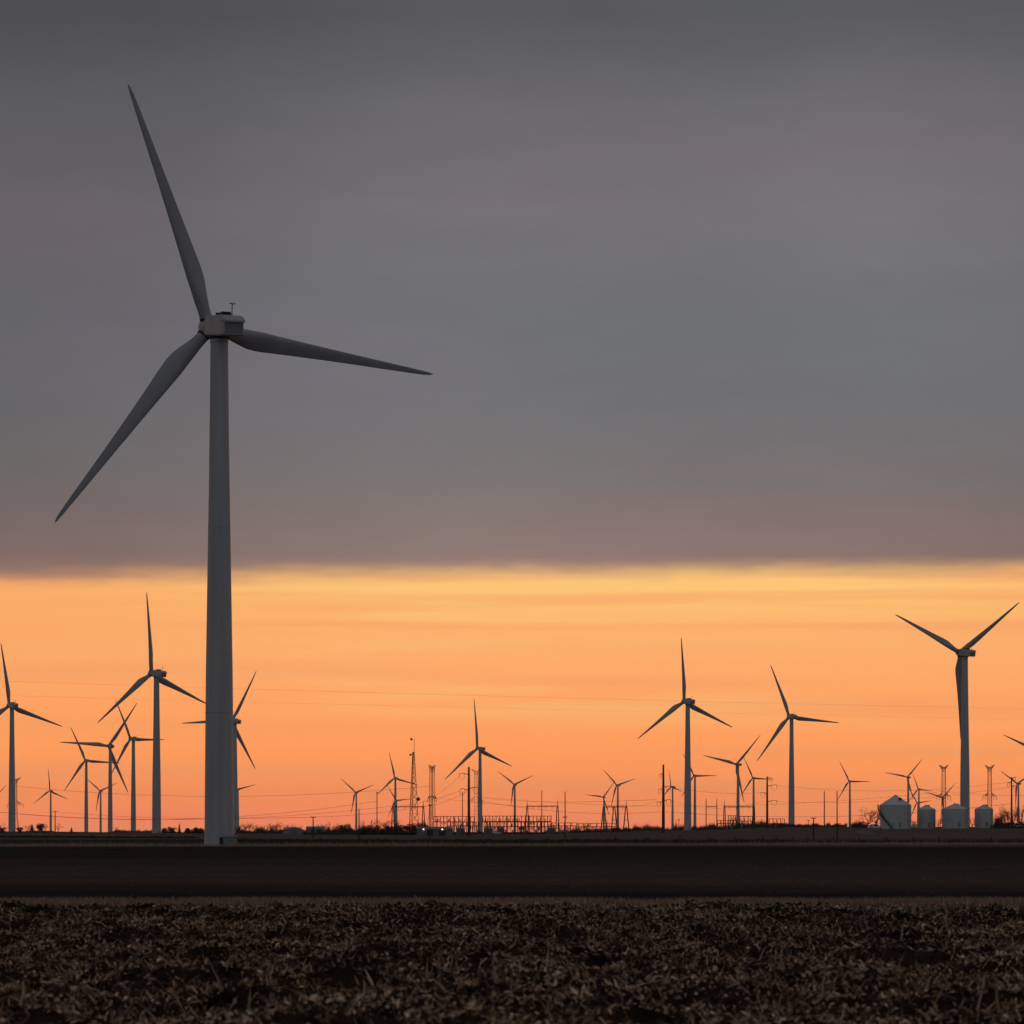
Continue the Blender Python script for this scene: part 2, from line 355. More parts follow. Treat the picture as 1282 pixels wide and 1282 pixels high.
# grass verge along the far side of the stubble
n = 130000; x = rng.uniform(-40, 40, n); y = rng.uniform(84.8, 89.0, n)*K; hh = np.minimum(rng.gamma(5, .050, n)*(.6+.8*vn(x, y, .35, 12)), .34)
P = np.stack([x, y, terr(x, y)-.03], 1)
tag(strips('verge_grass', P, dirs(n, 60, 88), hh, rng.uniform(.012, .024, n), -hh*rng.uniform(0, .25, n), np.clip(rng.beta(2, 2.2, n), 0, 1), MT['grass']),
    'thin strip of dormant brown grass edging the stubble field', 'grass', None, 'stuff')
x, y = scatter(110000, 95, 330, .2, 5); u = (y/K-95)/235; k = 3.2*u*(1-u)**3*(.3+1.4*vn(x, y, .05, 21)) > rng.uniform(0, 1, len(x)); x, y = x[k], y[k]; n = len(x); hh = rng.gamma(4, .014, n)
P = np.stack([x, y, terr(x, y)-.02], 1)
tag(strips('short_stubble', P, dirs(n, 40, 88), hh, rng.uniform(.012, .03, n), -hh*.2, np.clip(rng.beta(1.2, 6, n), 0, 1), MT['grass']),
    'sparse short stubble over the brown middle field', 'stubble', None, 'stuff')
n = 60000; x = rng.uniform(-110, 110, n); y = rng.normal(462, 14, n)*K; hh = rng.gamma(4, .09, n)*(.4+vn(x, y, .08, 14))
P = np.stack([x, y, terr(x, y)-.03], 1)
tag(strips('rough_grass', P, dirs(n, 60, 88), hh, rng.uniform(.02, .05, n), -hh*rng.uniform(0, .3, n), np.clip(rng.beta(2, 2.4, n), 0, 1), MT['grass']),
    'rough pale grass line running past the foot of the big turbine', 'grass', None, 'stuff')

# standing broken corn stalks
def make_stalk(seed):
    r = random.Random(seed); mb = MB(); h = .34
    mb.path([(0, 0, -.06), (r.uniform(-.015, .015), 0, h*.35), (r.uniform(-.03, .03), 0, h*.7), (r.uniform(-.07, .07), r.uniform(-.03, .03), h)], [.014, .013, .011, .006], 6)
    lf = MB()
    for q in range(2):
        a = r.uniform(0, 6.28); z = r.uniform(.1, .3); c, s_ = math.cos(a), math.sin(a); n0 = 0
        pts = [(0, 0, z), (.08*c, .08*s_, z+.06), (.17*c, .17*s_, z+.02), (.22*c, .22*s_, z-.08)]; w = [.012, .022, .018, .003]
        b0 = len(lf.v)
        for p, ww in zip(pts, w): lf.v += [(p[0]-s_*ww, p[1]+c*ww, p[2]), (p[0]+s_*ww, p[1]-c*ww, p[2])]
        lf.f += [(b0+2*i, b0+2*i+1, b0+2*i+3, b0+2*i+2) for i in range(3)]
    return mb.mesh('stem', MT['stalk'], 50), lf.mesh('leaf', MT['stalk'])
stalks = [make_stalk(s) for s in range(4)]
for i, (px, py, s) in enumerate([(221, 1219, 1.35), (41, 1147, .8), (16, 1163, 1), (64, 1160, .8), (365, 1184, .9), (105, 1280, 1.2), (20, 1281, 1.4), (870, 1160, .7), (932, 1152, .9),
        (1046, 1205, .9), (1185, 1181, 1.2), (1098, 1158, .9), (1225, 1278, 1.1), (1024, 1270, 1), (386, 1222, .9), (620, 1262, 1), (560, 1240, .9), (1268, 1190, 1), (700, 1190, .9),
        (452, 1140, .8), (760, 1230, 1.1), (500, 1262, .9), (320, 1260, 1.1), (960, 1230, .8), (820, 1268, 1.2), (270, 1150, .9)]):
    d = F*EYE/(py-HOR); x = (px-641)*d/F; t = empty('corn_stalk', (x, d, float(soilz(np.array([x]), np.array([d]))[0])), random.uniform(0, 6.28))
    t.rotation_euler = (random.uniform(-.35, .35), random.uniform(-.45, .45), random.uniform(0, 6)); t.scale = (s, s, s)
    link('stem', stalks[i % 4][0], None, t); link('leaf', stalks[i % 4][1], None, t)
    tag(t, 'broken pale corn stalk standing up out of the dark near field', 'corn stalk', 'broken stalks standing in the near field')
tag(bpy.data.objects['corn_stalk'], 'tallest pale broken corn stalk leaning in the near field left of centre')

# gravel track on the left and farm lane by the bins
def ribbon(name, pts, w, label):
    v = []; f = []
    pts = [Vector((p[0], p[1], 0)) for p in pts]; fine = []
    for a, b in zip(pts[:-1], pts[1:]): fine += [a.lerp(b, i/24) for i in range(24)]
    fine.append(pts[-1])
    for j, p in enumerate(fine):
        d = (fine[min(j+1, len(fine)-1)]-fine[max(j-1, 0)]).normalized(); nn = Vector((-d.y, d.x, 0))
        for s_ in (-1, 1):
            q = p+nn*(w/2*s_); v.append((q.x, q.y, float(terr(q.x, q.y))+.12))
        for s_ in (-1, 1):
            q = p+nn*(w/2*s_*1.15); v.append((q.x, q.y, float(terr(q.x, q.y))-.3))
    for j in range(len(fine)-1):
        a = j*4; f += [(a, a+1, a+5, a+4), (a+2, a, a+4, a+6), (a+1, a+3, a+7, a+5)]
    me = bpy.data.meshes.new(name); me.from_pydata(v, [], f)
    tag(link(name, me, MT['gravel']), label, None, None, 'structure')
ribbon('gravel_track', [at(40, 1250)[:2], at(150, 1000)[:2], at(300, 870)[:2]], 9, 'pale gravel track crossing the left fields')
ribbon('farm_lane', [at(1098, 1090)[:2], at(1078, 1000)[:2], at(1092, 930)[:2]], 4.5, 'pale farm lane running down from the grain bins')

# ---------------------------------------------------------------- wind turbines
def blade_mesh():
    st = [(0.9, 1.9, 1.0, 0), (2.0, 1.9, 1.0, 0), (3.2, 2.0, .9, 14), (5.0, 2.55, .62, 16), (6.8, 3.0, .45, 14.5), (8.4, 3.12, .36, 12.5), (11, 2.85, .29, 10), (15, 2.4, .25, 7),
          (20, 1.93, .21, 4.5), (25, 1.52, .19, 2.6), (30, 1.16, .18, 1.3), (34, .86, .17, .6), (36.8, .62, .16, .2), (38.0, .36, .15, 0), (38.45, .12, .15, 0)]
    k = 20; rings = []
    for r, c, th, tw in st:
        w = min(1, max(0, (r-2)/4)); ax = .5*(1-w)+.30*w; tw = R(tw+4); ring = []
        for i in range(k):
            a = 2*PI*i/k; u = .5-.5*math.cos(a)                       # 0 at leading edge, 1 at trailing edge
            s_ = 1 if a < PI else -1
            yc = .5*math.sqrt(max(0, 1-(2*u-1)**2))                    # circle
            ya = 5*.5*th/.5*.5*(.2969*math.sqrt(u)-.126*u-.3516*u*u+.2843*u**3-.1036*u**4)*2
            t_ = (yc*(1-w)+min(ya, .5)*w)*s_
            X, Y = (u-ax)*c, t_*c+(.04*c*w if s_ > 0 else .02*c*w)
            ring.append((X*math.cos(tw)-Y*math.sin(tw), X*math.sin(tw)+Y*math.cos(tw)+.012*(r/38.5)**2*38, r))
        rings.append(ring)
    return MB().loft(rings).mesh('blade', MT['blade'], 40)
def rrect(w, h, rad, y, zc=0, k=4):
    p = []
    for cx, cz, a0 in ((w/2-rad, h/2-rad, 0), (-w/2+rad, h/2-rad, 90), (-w/2+rad, -h/2+rad, 180), (w/2-rad, -h/2+rad, 270)):
        for i in range(k+1):
            a = R(a0+90*i/k); p.append((cx+rad*math.cos(a), y, zc+cz+rad*math.sin(a)))
    return p
TW = 78.0
def turbine_meshes():
    d = {}
    prof = [(2.3, -.3), (2.28, 0), (2.22, 8), (2.16, 16), (2.08, 26), (1.92, 36), (1.76, 46), (1.6, 56), (1.47, 66), (1.36, 77.2), (1.42, 77.25), (1.42, 78)]
    d['tower'] = MB().rev(prof, 48, cap=False).mesh('tower', MT['paint'], 40)
    d['flange'] = MB().rev([(1.0, -.10), (1.02, -.08), (1.02, .08), (1.0, .10)], 48, cap=False).mesh('flange_ring', MT['paint'], 40)
    d['foundation'] = MB().rev([(3.3, -.8), (3.2, .12), (2.35, .2)], 32).mesh('foundation', MT['concrete'], 30)
    door = MB(); door.loft([[(x, -2.30+off, z) for x, z in ((-.5, 1.0), (.5, 1.0), (.5, 2.9), (.35, 3.15), (0, 3.25), (-.35, 3.15), (-.5, 2.9))] for off in (-.03, .25)])
    d['door'] = door.mesh('door', MT['paint'])
    stp = MB()
    for i in range(5): stp.box((0, -2.45-.28*i, .9-.2*i), (1.2, .3, .06))
    for s_ in (-.6, .6): stp.tube((s_, -2.4, 1.9), (s_, -3.7, 1.0), .03); stp.tube((s_, -3.7, 1.0), (s_, -3.7, 0), .03); stp.tube((s_, -2.4, .9), (s_, -3.7, 0), .05)
    d['steps'] = stp.mesh('steps', MT['steel'])
    d['nacelle'] = MB().loft([rrect(2.5, 2.4, .5, 2.45), rrect(3.0, 2.85, .4, 2.35), rrect(3.35, 3.1, .3, 1.9), rrect(3.4, 3.15, .25, -1.5), rrect(3.4, 3.15, .25, -4.7, 0), rrect(3.36, 2.2, .2, -5.75, -.36), rrect(3.2, 2.0, .2, -5.9, -.36)]).mesh('nacelle', MT['paint'], 35)
    d['hood'] = MB().loft([rrect(3.46, 1.0, .2, -4.3, 1.10), rrect(3.5, .98, .22, -4.9, 1.07), rrect(3.52, .78, .2, -5.6, .93), rrect(3.5, .52, .18, -6.1, .78), rrect(3.42, .3, .12, -6.3, .68)]).mesh('rear_hood', MT['paint'], 35)
    v = MB()
    for i in range(8): v.box((0, -5.92, -1.1+.2*i), (2.9, .06, .13))
    d['vent'] = v.mesh('rear_vent', MT['box'])
    d['hatch'] = MB().box((.1, -1.2, 1.75), (1.5, 2.6, .5)).box((.1, -2.2, 1.85), (1.3, .9, .6)).mesh('roof_hatch', MT['dark'])
    a = MB(); a.tube((.3, -4.2, 1.6), (.3, -4.2, 3.5), .085, .07, 6).tube((0, -4.2, 3.3), (.7, -4.2, 3.3), .05, None, 5)
    a.rev([(.02, 3.3), (.16, 3.36), (.16, 3.44), (.02, 3.5)], 8, c=(.02, -4.2, 0)).box((.66, -4.2, 3.42), (.06, .4, .18)).tube((.66, -4.2, 3.3), (.66, -4.2, 3.5), .03)
    d['mast'] = a.mesh('anemometer_mast', MT['dark'])
    d['yaw'] = MB().rev([(1.42, -2.05), (1.62, -2.0), (1.62, -1.56), (1.4, -1.5)], 32, cap=False).mesh('yaw_ring', MT['dark'], 40)
    d['hub'] = MB().rev([(1.15, -1.55), (1.5, -1.3), (1.62, -.6), (1.62, .5), (1.45, 1.1), (1.1, 1.6), (.6, 1.9), (.05, 2.0)], 32, 'y').mesh('hub', MT['paint'], 40)
    d['blade'] = blade_mesh()
    d['collar'] = MB().rev([(.97, 1.35), (1.03, 1.36), (1.03, 1.72), (.97, 1.73)], 28, cap=False).mesh('root_collar', MT['dark'], 40)
    return d
TM = turbine_meshes()
HEAD = 31.0
def turbine(px, hy, by, tips, label, head=HEAD, rel=None):
    d = F*80/(by-hy); hz_ = EYE+(HOR-hy)*d/F; x = (px-641)*d/F; gz = float(terr(x, d))
    brg = math.degrees(math.atan2(px-641, F)); th = R(rel if rel is not None else head+brg)
    rz = th-R(brg)
    t = empty('wind_turbine', (x, d, gz), rz); H = hz_-gz; s = F/d
    tl = R(6)
    def proj(rz_, ph_, rm):
        q = Matrix.Rotation(rz_, 3, 'Z') @ (Vector((0, 4.0, H+.14))+Matrix.Rotation(tl, 3, 'X') @ (Matrix.Rotation(ph_, 3, 'Y') @ Vector((0, .45, rm))))
        return 641+F*(x+q.x)/(d+q.y), HOR-F*(gz+q.z-EYE)/(d+q.y)
    def err(rz_, ph_, rm):
        e = 0
        for tx, ty in tips:
            e += min((tx-a)**2+(ty-b)**2 for a, b in (proj(rz_, ph_+k*2*PI/3, rm) for k in range(3)))
        return e
    best = (1e18, rz, 0, 38.5); dy_ = [0] if len(tips) < 3 else ([0] if rel else [R(v) for v in range(-9, 10, 3)])
    for q in dy_:
        for k in range(0, 120, 6):
            for rm in (36, 39, 42, 46): best = min(best, (err(rz+q, R(k), rm), rz+q, R(k), rm))
    st_ = [R(2), R(4), 2.0]
    for it in range(9):
        for dq in ((-1, 0, 1) if len(tips) > 2 else (0,)):
            for dk in (-1, 0, 1):
                for dr in (-1, 0, 1):
                    c = (best[1]+dq*st_[0]*.5, best[2]+dk*st_[1]*.5, min(50, max(34, best[3]+dr*st_[2]*.5)))
                    if abs(c[0]-rz) < R(2 if rel else 13): best = min(best, (err(*c),)+c)
        st_ = [v*.62 for v in st_]
    e_, rz, base, Rm = best; t.rotation_euler = (0, 0, rz)
    det = d < 4000
    to = link('tower', TM['tower'], None, t); to.scale = (1, 1, (H-1.9)/TW)
    if det:
        for zf_, rr in ((20.5, 2.13), (49, 1.71)):
            fo = link('flange_ring', TM['flange'], None, to, (0, 0, zf_)); fo.scale = (rr, rr, 1)
        link('door', TM['door'], None, to); link('steps', TM['steps'], None, to); link('foundation', TM['foundation'], None, t)
    na = link('nacelle', TM['nacelle'], None, t, (0, 0, H)); na.rotation_euler = (R(5.5), 0, 0)
    link('rear_hood', TM['hood'], None, na)
    if det:
        link('rear_vent', TM['vent'], None, na); link('roof_hatch', TM['hatch'], None, na); link('anemometer_mast', TM['mast'], None, na)
        link('yaw_ring', TM['yaw'], None, t, (0, 0, H))
    tilt = Matrix.Rotation(R(6), 4, 'X')
    hu = link('hub', TM['hub'], None, t, (0, 4.0, H+.14)); hu.rotation_euler = (R(6), 0, 0)
    for i in range(3):
        b = link('blade', TM['blade'], None, t)
        b.matrix_local = Matrix.Translation((0, 4.0, H+.14)) @ tilt @ Matrix.Rotation(base+i*2*PI/3, 4, 'Y') @ Matrix.Scale(Rm/38.45, 4)
        if det: link('root_collar', TM['collar'], None, b)
    tag(t, label, 'wind turbine', 'wind turbines across the farm fields'); return t
turbine(274.5, 408, 1058, [(161, 104), (542, 465), (68, 653)], 'huge nearest wind turbine towering at left in front of all the others', rel=24)
for a in [
    (196, 843, 1043, [(186, 737), (120, 906), (254, 876)], 'pale wind turbine directly left of the huge one, its right blade reaching behind that tower'),
    (15, 883, 1041, [(3, 803), (78, 907)], 'wind turbine at the left edge with one blade cut off by the frame'),
    (138, 934, 1041, [(73, 931), (170, 880), (158, 994)], 'wind turbine with one blade level to the left, between two crowded turbines at left'),
    (167, 925, 1041, [(146, 873), (203, 926), (140, 975)], 'wind turbine whose level right blade passes behind the pale turbine tower at left'),
    (108, 952, 1040, [(89, 911), (151, 955), (80, 991)], 'slim wind turbine at left with its level right blade crossing another tower'),
    (126, 990, 1042, [(111, 977), (150, 980), (120, 1019)], 'tiny Y-shaped wind turbine low between two nearer towers at left'),
    (63.5, 990, 1043, [(60, 962), (41, 1006), (85, 1000)], 'small wind turbine above the grove near the left edge'),
    (-9, 1001, 1044, [(11, 980)], 'far wind turbine off the left edge, only one blade tip in view'),
    (294, 903, 1043, [(228, 905), (321, 839), (320, 962)], 'wind turbine half hidden right behind the huge tower'),
    (298, 988, 1043, [(321, 982)], 'tiny wind turbine beside the huge tower, only its right blade clear'),
    (446, 992, 1043, [(427, 975), (468, 983), (440, 1020)], 'small Y-shaped wind turbine above the dark trees left of the lattice radio mast'),
    (495, 974, 1043, [(488, 941), (524, 982), (472, 996)], 'small wind turbine whose right blade crosses the lattice radio mast'),
    (496.5, 1002, 1046, [(486, 985), (520, 1000)], 'tiny wind turbine hidden behind a nearer one, left of the radio mast'),
    (601, 937, 1043, [(593, 873), (558, 975), (642, 959)], 'wind turbine standing over the substation in the middle'),
    (644.5, 982, 1041, [(624, 965), (668, 971), (641, 1011)], 'small Y-shaped wind turbine right behind the substation bus racks'),
    (861, 878, 1040, [(853, 795), (800, 923), (918, 909)], 'pale wind turbine right of centre with one blade nearly upright'),
    (991, 897, 1035, [(964, 830), (1051, 905), (950, 952)], 'wind turbine between the two tallest on the right, one blade level to the right'),
    (1208, 817, 1036, [(1124, 767), (1275, 750)], 'large Y-shaped wind turbine behind the grain bins with one blade down its tower'),
    (924, 957, 1038, [(879, 945), (950, 919), (931, 1007)], 'wind turbine in front of a smaller one, its left blade almost level, right of centre'),
    (943.5, 974, 1038, [(931, 947), (971, 976), (929, 996)], 'small wind turbine whose right blade reaches behind a rusty monopole'),
    (870, 971, 1040, [(898, 971), (854, 999), (856, 943)], 'small wind turbine peeking out right behind a pale tower right of centre'),
    (842, 985, 1040, [(835, 960), (857, 990), (832, 995)], 'tiny wind turbine between a dark monopole and a pale turbine tower'),
    (773.5, 983, 1041, [(755, 964), (796, 975)], 'small Y-shaped wind turbine above the three-legged gantry'),
    (756, 998, 1045, [(731, 994), (768, 979), (763, 1021)], 'tiny wind turbine at the left end of the three-legged gantry'),
    (1064, 978, 1037, [(1050, 951), (1090, 979), (1050, 1001)], 'small wind turbine standing alone left of the bare tree and grain bins'),
    (1137, 973, 1036, [(1110, 965), (1154, 951), (1148, 1004)], 'small wind turbine rising behind the largest grain bin'),
    (1150.5, 988, 1038, [(1143, 968), (1174, 991), (1144, 997)], 'tiny wind turbine just right of the largest grain bin, one blade pointing up'),
    (1149, 1005, 1043, [(1171, 1002)], 'tiniest wind turbine low between the two left grain bins'),
    (1181, 999, 1043, [(1156, 992), (1196, 982)], 'tiny wind turbine above the left edge of the wide third bin'),
    (1275, 981, 1038, [(1252, 965)], 'small Y-shaped wind turbine beside the thin pole at the right edge'),
    (1299, 940, 1040, [(1256, 920)], 'wind turbine off the right edge, only one blade tip in view'),
]: turbine(*a)

# pad transformer and weeds at the foot of the nearest turbine
def pad_transformer():
    p = at(288, 452); t = empty('pad_transformer', p, R(6))
    MB().box((0, 0, -.02), (2.7, 1.9, .36)).build('concrete_pad', MT['concrete'], t)
    c = MB(); c.loft([[(-1.05, -.75, .16), (1.05, -.75, .16), (1.05, .75, .16), (-1.05, .75, .16)], [(-1.05, -.75, 1.35), (1.05, -.75, 1.35), (1.05, .75, 1.55), (-1.05, .75, 1.55)]])
    c.build('cabinet', MT['box'], t)
    lid = MB(); lid.loft([[(-1.12, -.84, 1.36), (1.12, -.84, 1.36), (1.12, .8, 1.57), (-1.12, .8, 1.57)], [(-1.12, -.84, 1.42), (1.12, -.84, 1.42), (1.12, .8, 1.63), (-1.12, .8, 1.63)]]); lid.build('lid', MT['box'], t)
    for s_ in (-.52, .52):
        dr = MB().box((s_, -.77, .75), (.98, .04, 1.06)).build('door', MT['box'], t); MB().box((s_-.38*(1 if s_ > 0 else -1), -.81, .8), (.05, .05, .2)).build('handle', MT['dark'], dr)
    f = MB()
    for i in range(8): f.box((-1.35, -.55+.15*i, .78), (.5, .05, 1.1))
    f.build('cooling_fin', MT['dark'], t)
    tag(t, 'squat grey transformer cabinet at the foot of the nearest turbine', 'transformer')
pad_transformer()

# ---------------------------------------------------------------- trees
def bare_tree_mesh(seed, spread=.55, depth=6, trunk=.15):
    r = random.Random(seed); tr = MB(); br = MB()
    def grow(p, d, ln, rad, lv):
        q = p+d*ln; mb = tr if lv <= 1 else br
        midp = p.lerp(q, .5)+Vector((r.uniform(-1, 1), r.uniform(-1, 1), 0))*ln*.08
        if lv >= 4: mb.tube(p, q, rad, rad*.5, 3, False)
        else: mb.path([p, midp, q], [rad, rad*.85, rad*.7], 6 if lv == 0 else 4)
        if lv >= depth: return
        n = 5 if lv == 0 else (3 if lv < 3 else r.choice((2, 2, 3)))
        for i in range(n):
            a = r.uniform(0, 2*PI); sp = r.uniform(.5, 1.25)*spread*(1.25 if lv == 0 else 1)
            u = d.cross(Vector((math.cos(a), math.sin(a), .13))).normalized()
            nd = (d*math.cos(sp)+u*math.sin(sp)+Vector((0, 0, .06))).normalized()
            grow(p.lerp(q, r.uniform(.45, 1.0)), nd, ln*r.uniform(.58, .84), rad*.58, lv+1)
    grow(Vector((0, 0, -.3)), Vector((0, 0, 1)), 2.4, trunk, 0)
    top = max(v[2] for v in tr.v+br.v); f = 10/top
    for mb in (tr, br): mb.v = [(a*f, b*f, c*f) for a, b, c in mb.v]
    return tr.mesh('trunk', MT['bark']), br.mesh('crown', MT['bark'])
def leafy_mesh(seed, conifer=False, n=4400):
    r = random.Random(seed); tr = MB(); cr = MB()
    tr.path([(0, 0, -.4), (0, 0, 4), (0, 0, 9)], [.28, .2, .06], 6)
    lobes = [(Vector((r.uniform(-2.6, 2.6), r.uniform(-2.6, 2.6), r.uniform(.6, 7.8))), r.uniform(1.3, 2.3)) for _ in range(17)]+[(Vector((0, 0, 1.3)), 2.2), (Vector((.8, -.6, 2.6)), 2.3)]
    for i in range(n):
        if conifer:
            h = 10*(1-math.sqrt(r.random()))*.98+.15; wd_ = (10-h)*.30*(.65+.35*math.sin(h*5.2))+.08; a = r.uniform(0, 2*PI); rr = wd_*math.sqrt(r.uniform(.3, 1.15))
            p = Vector((rr*math.cos(a), rr*math.sin(a), h)); sz = .28
        else:
            c, q = r.choice(lobes); v = Vector((r.gauss(0, 1), r.gauss(0, 1), r.gauss(0, 1))).normalized(); p = c+v*q*r.uniform(.6, 1.08); sz = .34
            p.z = max(.2, p.z)
        u = Vector((r.gauss(0, 1), r.gauss(0, 1), r.gauss(0, .6))).normalized(); w = u.cross(Vector((r.gauss(0, 1), r.gauss(0, 1), r.gauss(0, 1)))).normalized()
        s_ = sz*r.uniform(.5, 1.2); b = len(cr.v); cr.v += [tuple(p-u*s_), tuple(p+w*s_*.5), tuple(p+u*s_), tuple(p-w*s_*.5)]; cr.f.append((b, b+1, b+2, b+3))
    return tr.mesh('trunk', MT['bark']), cr.mesh('crown', MT['evergreen'])
BARE = [bare_tree_mesh(s, sp) for s, sp in ((1, .7), (2, .8), (3, .65), (4, .85))]
BARE2 = [bare_tree_mesh(s, sp, 5, .12) for s, sp in ((5, .6), (6, .7), (7, .55), (8, .65))]
LEAF = [leafy_mesh(s) for s in (11, 12, 13)]
CONI = [leafy_mesh(21, True), leafy_mesh(22, True)]
def tree(kind, px, top, d, label, wide=1.0, group=None, base=None):
    h = max(1.0, height(px, d, top)); lib = {'bare': BARE, 'leaf': LEAF, 'coni': CONI}[kind]; me = random.choice(BARE2 if kind == 'bare' and d > 1300 else lib)
    t = empty({'bare': 'bare_tree', 'leaf': 'evergreen_tree', 'coni': 'conifer_tree'}[kind], at(px, d), random.uniform(0, 6.28))
    s = h/10; t.scale = (s*wide, s*wide, s)
    link('trunk', me[0], None, t); link('crown', me[1], None, t); tag(t, label, 'tree', group)
tree('bare', 1087, 1006, 1130, 'spreading bare tree left of the largest grain bin', 1.2)
tree('bare', 1097, 1007, 1160, 'bare tree tucked behind the left side of the largest bin', .9)
tree('bare', 1257, 1009, 1150, 'bare tree right behind the rightmost grain bin', 1.0)
tree('bare', 1266, 1006, 1140, 'wide bare tree beside the thin pole at the right edge', 1.1)
tree('bare', 1279, 1003, 1170, 'bare tree cut by the right edge of the frame', 1.0)
tree('leaf', 1250, 1022, 1120, 'low dark evergreen leaning on the rightmost grain bin', 1.2)
tree('leaf', 1260, 1028, 1118, 'low dark evergreen bush right of the bins, under the bare trees', 1.7)
G1 = 'trees of the grove at the far left'
tree('bare', 3, 1027, 1500, 'bare tree at the left edge behind the cut-off turbine', 1.3, G1)
tree('leaf', 2, 1035, 1480, 'dark low bush at the very left edge of the frame', 1.8, G1)
tree('leaf', 25, 1035, 1450, 'dark bush just right of the leftmost turbine tower', 1.5, G1)
tree('bare', 34, 1031, 1420, 'bare tree at the left end of the small grove', 1.0, G1)
tree('coni', 40, 1031.5, 1400, 'dark conical evergreen left in the small grove', 1.6, G1)
tree('leaf', 51, 1030, 1420, 'dark rounded evergreen in the middle of the small grove', 1.1, G1)
tree('bare', 47, 1030, 1440, 'bare tree between the two dark evergreens of the grove', 1.0, G1)
tree('bare', 57, 1029, 1440, 'bare tree right of the rounded evergreen in the grove', 1.1, G1)
tree('bare', 73, 1029.5, 1400, 'small bare tree right of the wooden pole at far left', .9, G1)
tree('coni', 89.5, 1035.5, 1400, 'lone small conifer between the grove and the crowded turbines', 1.5)
G2 = 'dark trees left of the nearest turbine'
tree('leaf', 207, 1035, 1500, 'dark rounded tree touching the pale turbine tower', 1.6, G2)
tree('leaf', 215, 1034.5, 1480, 'dark rounded tree left of the pointed conifer', 1.6, G2)
tree('coni', 224.5, 1030.5, 1470, 'thin pointed dark conifer left of the nearest turbine', .8, G2)
tree('leaf', 236, 1035, 1490, 'dark rounded tree right of the pointed conifer', 1.5, G2)
tree('leaf', 244, 1034, 1480, 'dark rounded tree close to the huge tower', 1.6, G2)
tree('leaf', 252, 1035, 1500, 'dark tree half hidden by the huge tower on its left side', 1.6, G2)
G3 = 'bare trees of the thicket right of the nearest turbine'
L3 = 'bare tree in the brushy thicket right of the nearest turbine'
for px, top in ((300, 1030), (306, 1029), (312, 1028.5), (318, 1031), (325, 1033), (333, 1031), (339, 1028.5), (346, 1029), (352, 1029.5)): tree('bare', px, top, 1650+random.uniform(-60, 60), L3, 1.5, G3)
G4 = 'bare trees behind the low farm sheds'
for px, top in ((408, 1030), (413, 1028), (420, 1029), (426, 1031)): tree('bare', px, top, 1750+random.uniform(-50, 50), 'pale bare tree behind the low sheds right of the short pole', 1.2, G4)
G5 = 'dark trees of the shelter belt by the radio mast'
tree('leaf', 431, 1030.5, 1500, 'dark round bush left of the Y-shaped small turbine', 1.5)
tree('leaf', 440, 1035, 1520, 'low dark bush at the foot of the small Y-shaped turbine', 1.8)
L5 = 'dark evergreen in the shelter belt below the radio mast'
for px, top, w in ((453, 1035, 1.4), (459, 1032, 1.2), (466, 1036, 1.4), (473, 1032.5, 1.1), (480, 1035, 1.4), (487, 1031, 1.1), (494, 1033.5, 1.3), (501, 1030.5, 1.1), (508, 1033, 1.2), (515, 1030, 1.0), (521, 1031.5, 1.1), (527, 1027.5, .9), (533, 1029.5, 1.0)):
    tree('leaf', px, top, 1400+random.uniform(-40, 40), L5, w, G5)
for px, top in ((456, 1026), (464, 1025), (470, 1027), (484, 1024), (490, 1023)): tree('bare', px, top, 1480+random.uniform(-20, 40), 'bare tree rising over the dark shelter belt', 1.2, 'bare trees over the shelter belt')
G6 = 'pale bare trees right of the substation'
for px, top in ((711, 1030), (716, 1033), (726, 1030), (731, 1029), (736, 1030), (741, 1034)): tree('bare', px, top, 2100+random.uniform(-60, 60), 'pale bare tree in the clump right of the substation', 1.5, G6)
for px, top, w in ((768, 1036, 2), (775, 1036, 2)): tree('leaf', px, top, 1800, 'low dark bush below the three-legged gantry', w, 'bushes below the gantry')
for px, top in ((822, 1033), (828, 1034), (836, 1034)): tree('bare', px, top, 2300, 'pale bare tree behind the foot of the dark monopole', 1.8, 'bare trees behind the dark monopole')
for px, top in ((948, 1030), (953, 1031), (984, 1029), (997, 1034), (1003, 1035)): tree('bare', px, top, 1700+random.uniform(-60, 60), 'small bare tree near the right substation racks', 1.3, 'small bare trees by the right substation')
for px, top in ((1040, 1032), (1046, 1033), (1075, 1034), (1081, 1034)): tree('bare', px, top, 1650, 'low bare tree on the rise left of the grain bins', 1.7, 'low bare trees on the rise')
for px, top in ((1144, 1024), (1175, 1022), (1217, 1021), (1247, 1016)): tree('bare', px, top, 1180+random.uniform(-30, 30), 'thin bare tree showing between the grain bins', 1.1, 'bare trees between the grain bins')
for px, top in ((790, 1035), (797, 1034), (804, 1035), (811, 1034), (818, 1033), (843, 1034), (851, 1035)): tree('bare', px, top, 2250+random.uniform(-80, 80), 'hazy low bare tree on the far line left of the pale turbine', 1.9, 'far hazy trees right of the gantry')
for px, top in ((876, 1034), (889, 1032), (902, 1031), (915, 1030), (933, 1030), (939, 1032)): tree('bare', px, top, 1720+random.uniform(-60, 60), 'low bare tree among the right substation racks', 1.5, 'bare trees among the right substation racks')
for px, top in ((549, 1030), (575, 1031), (618, 1031), (652, 1032), (701, 1032)): tree('bare', px, top, 1750+random.uniform(-60, 60), 'low bare tree seen through the middle bus racks', 1.5, 'bare trees behind the middle substation')
for px, top in ((360, 1031), (367, 1030), (376, 1032), (398, 1031)): tree('bare', px, top, 1800+random.uniform(-60, 60), 'hazy bare tree rising behind the round-roofed shed', 1.5, 'bare trees behind the round-roofed shed')
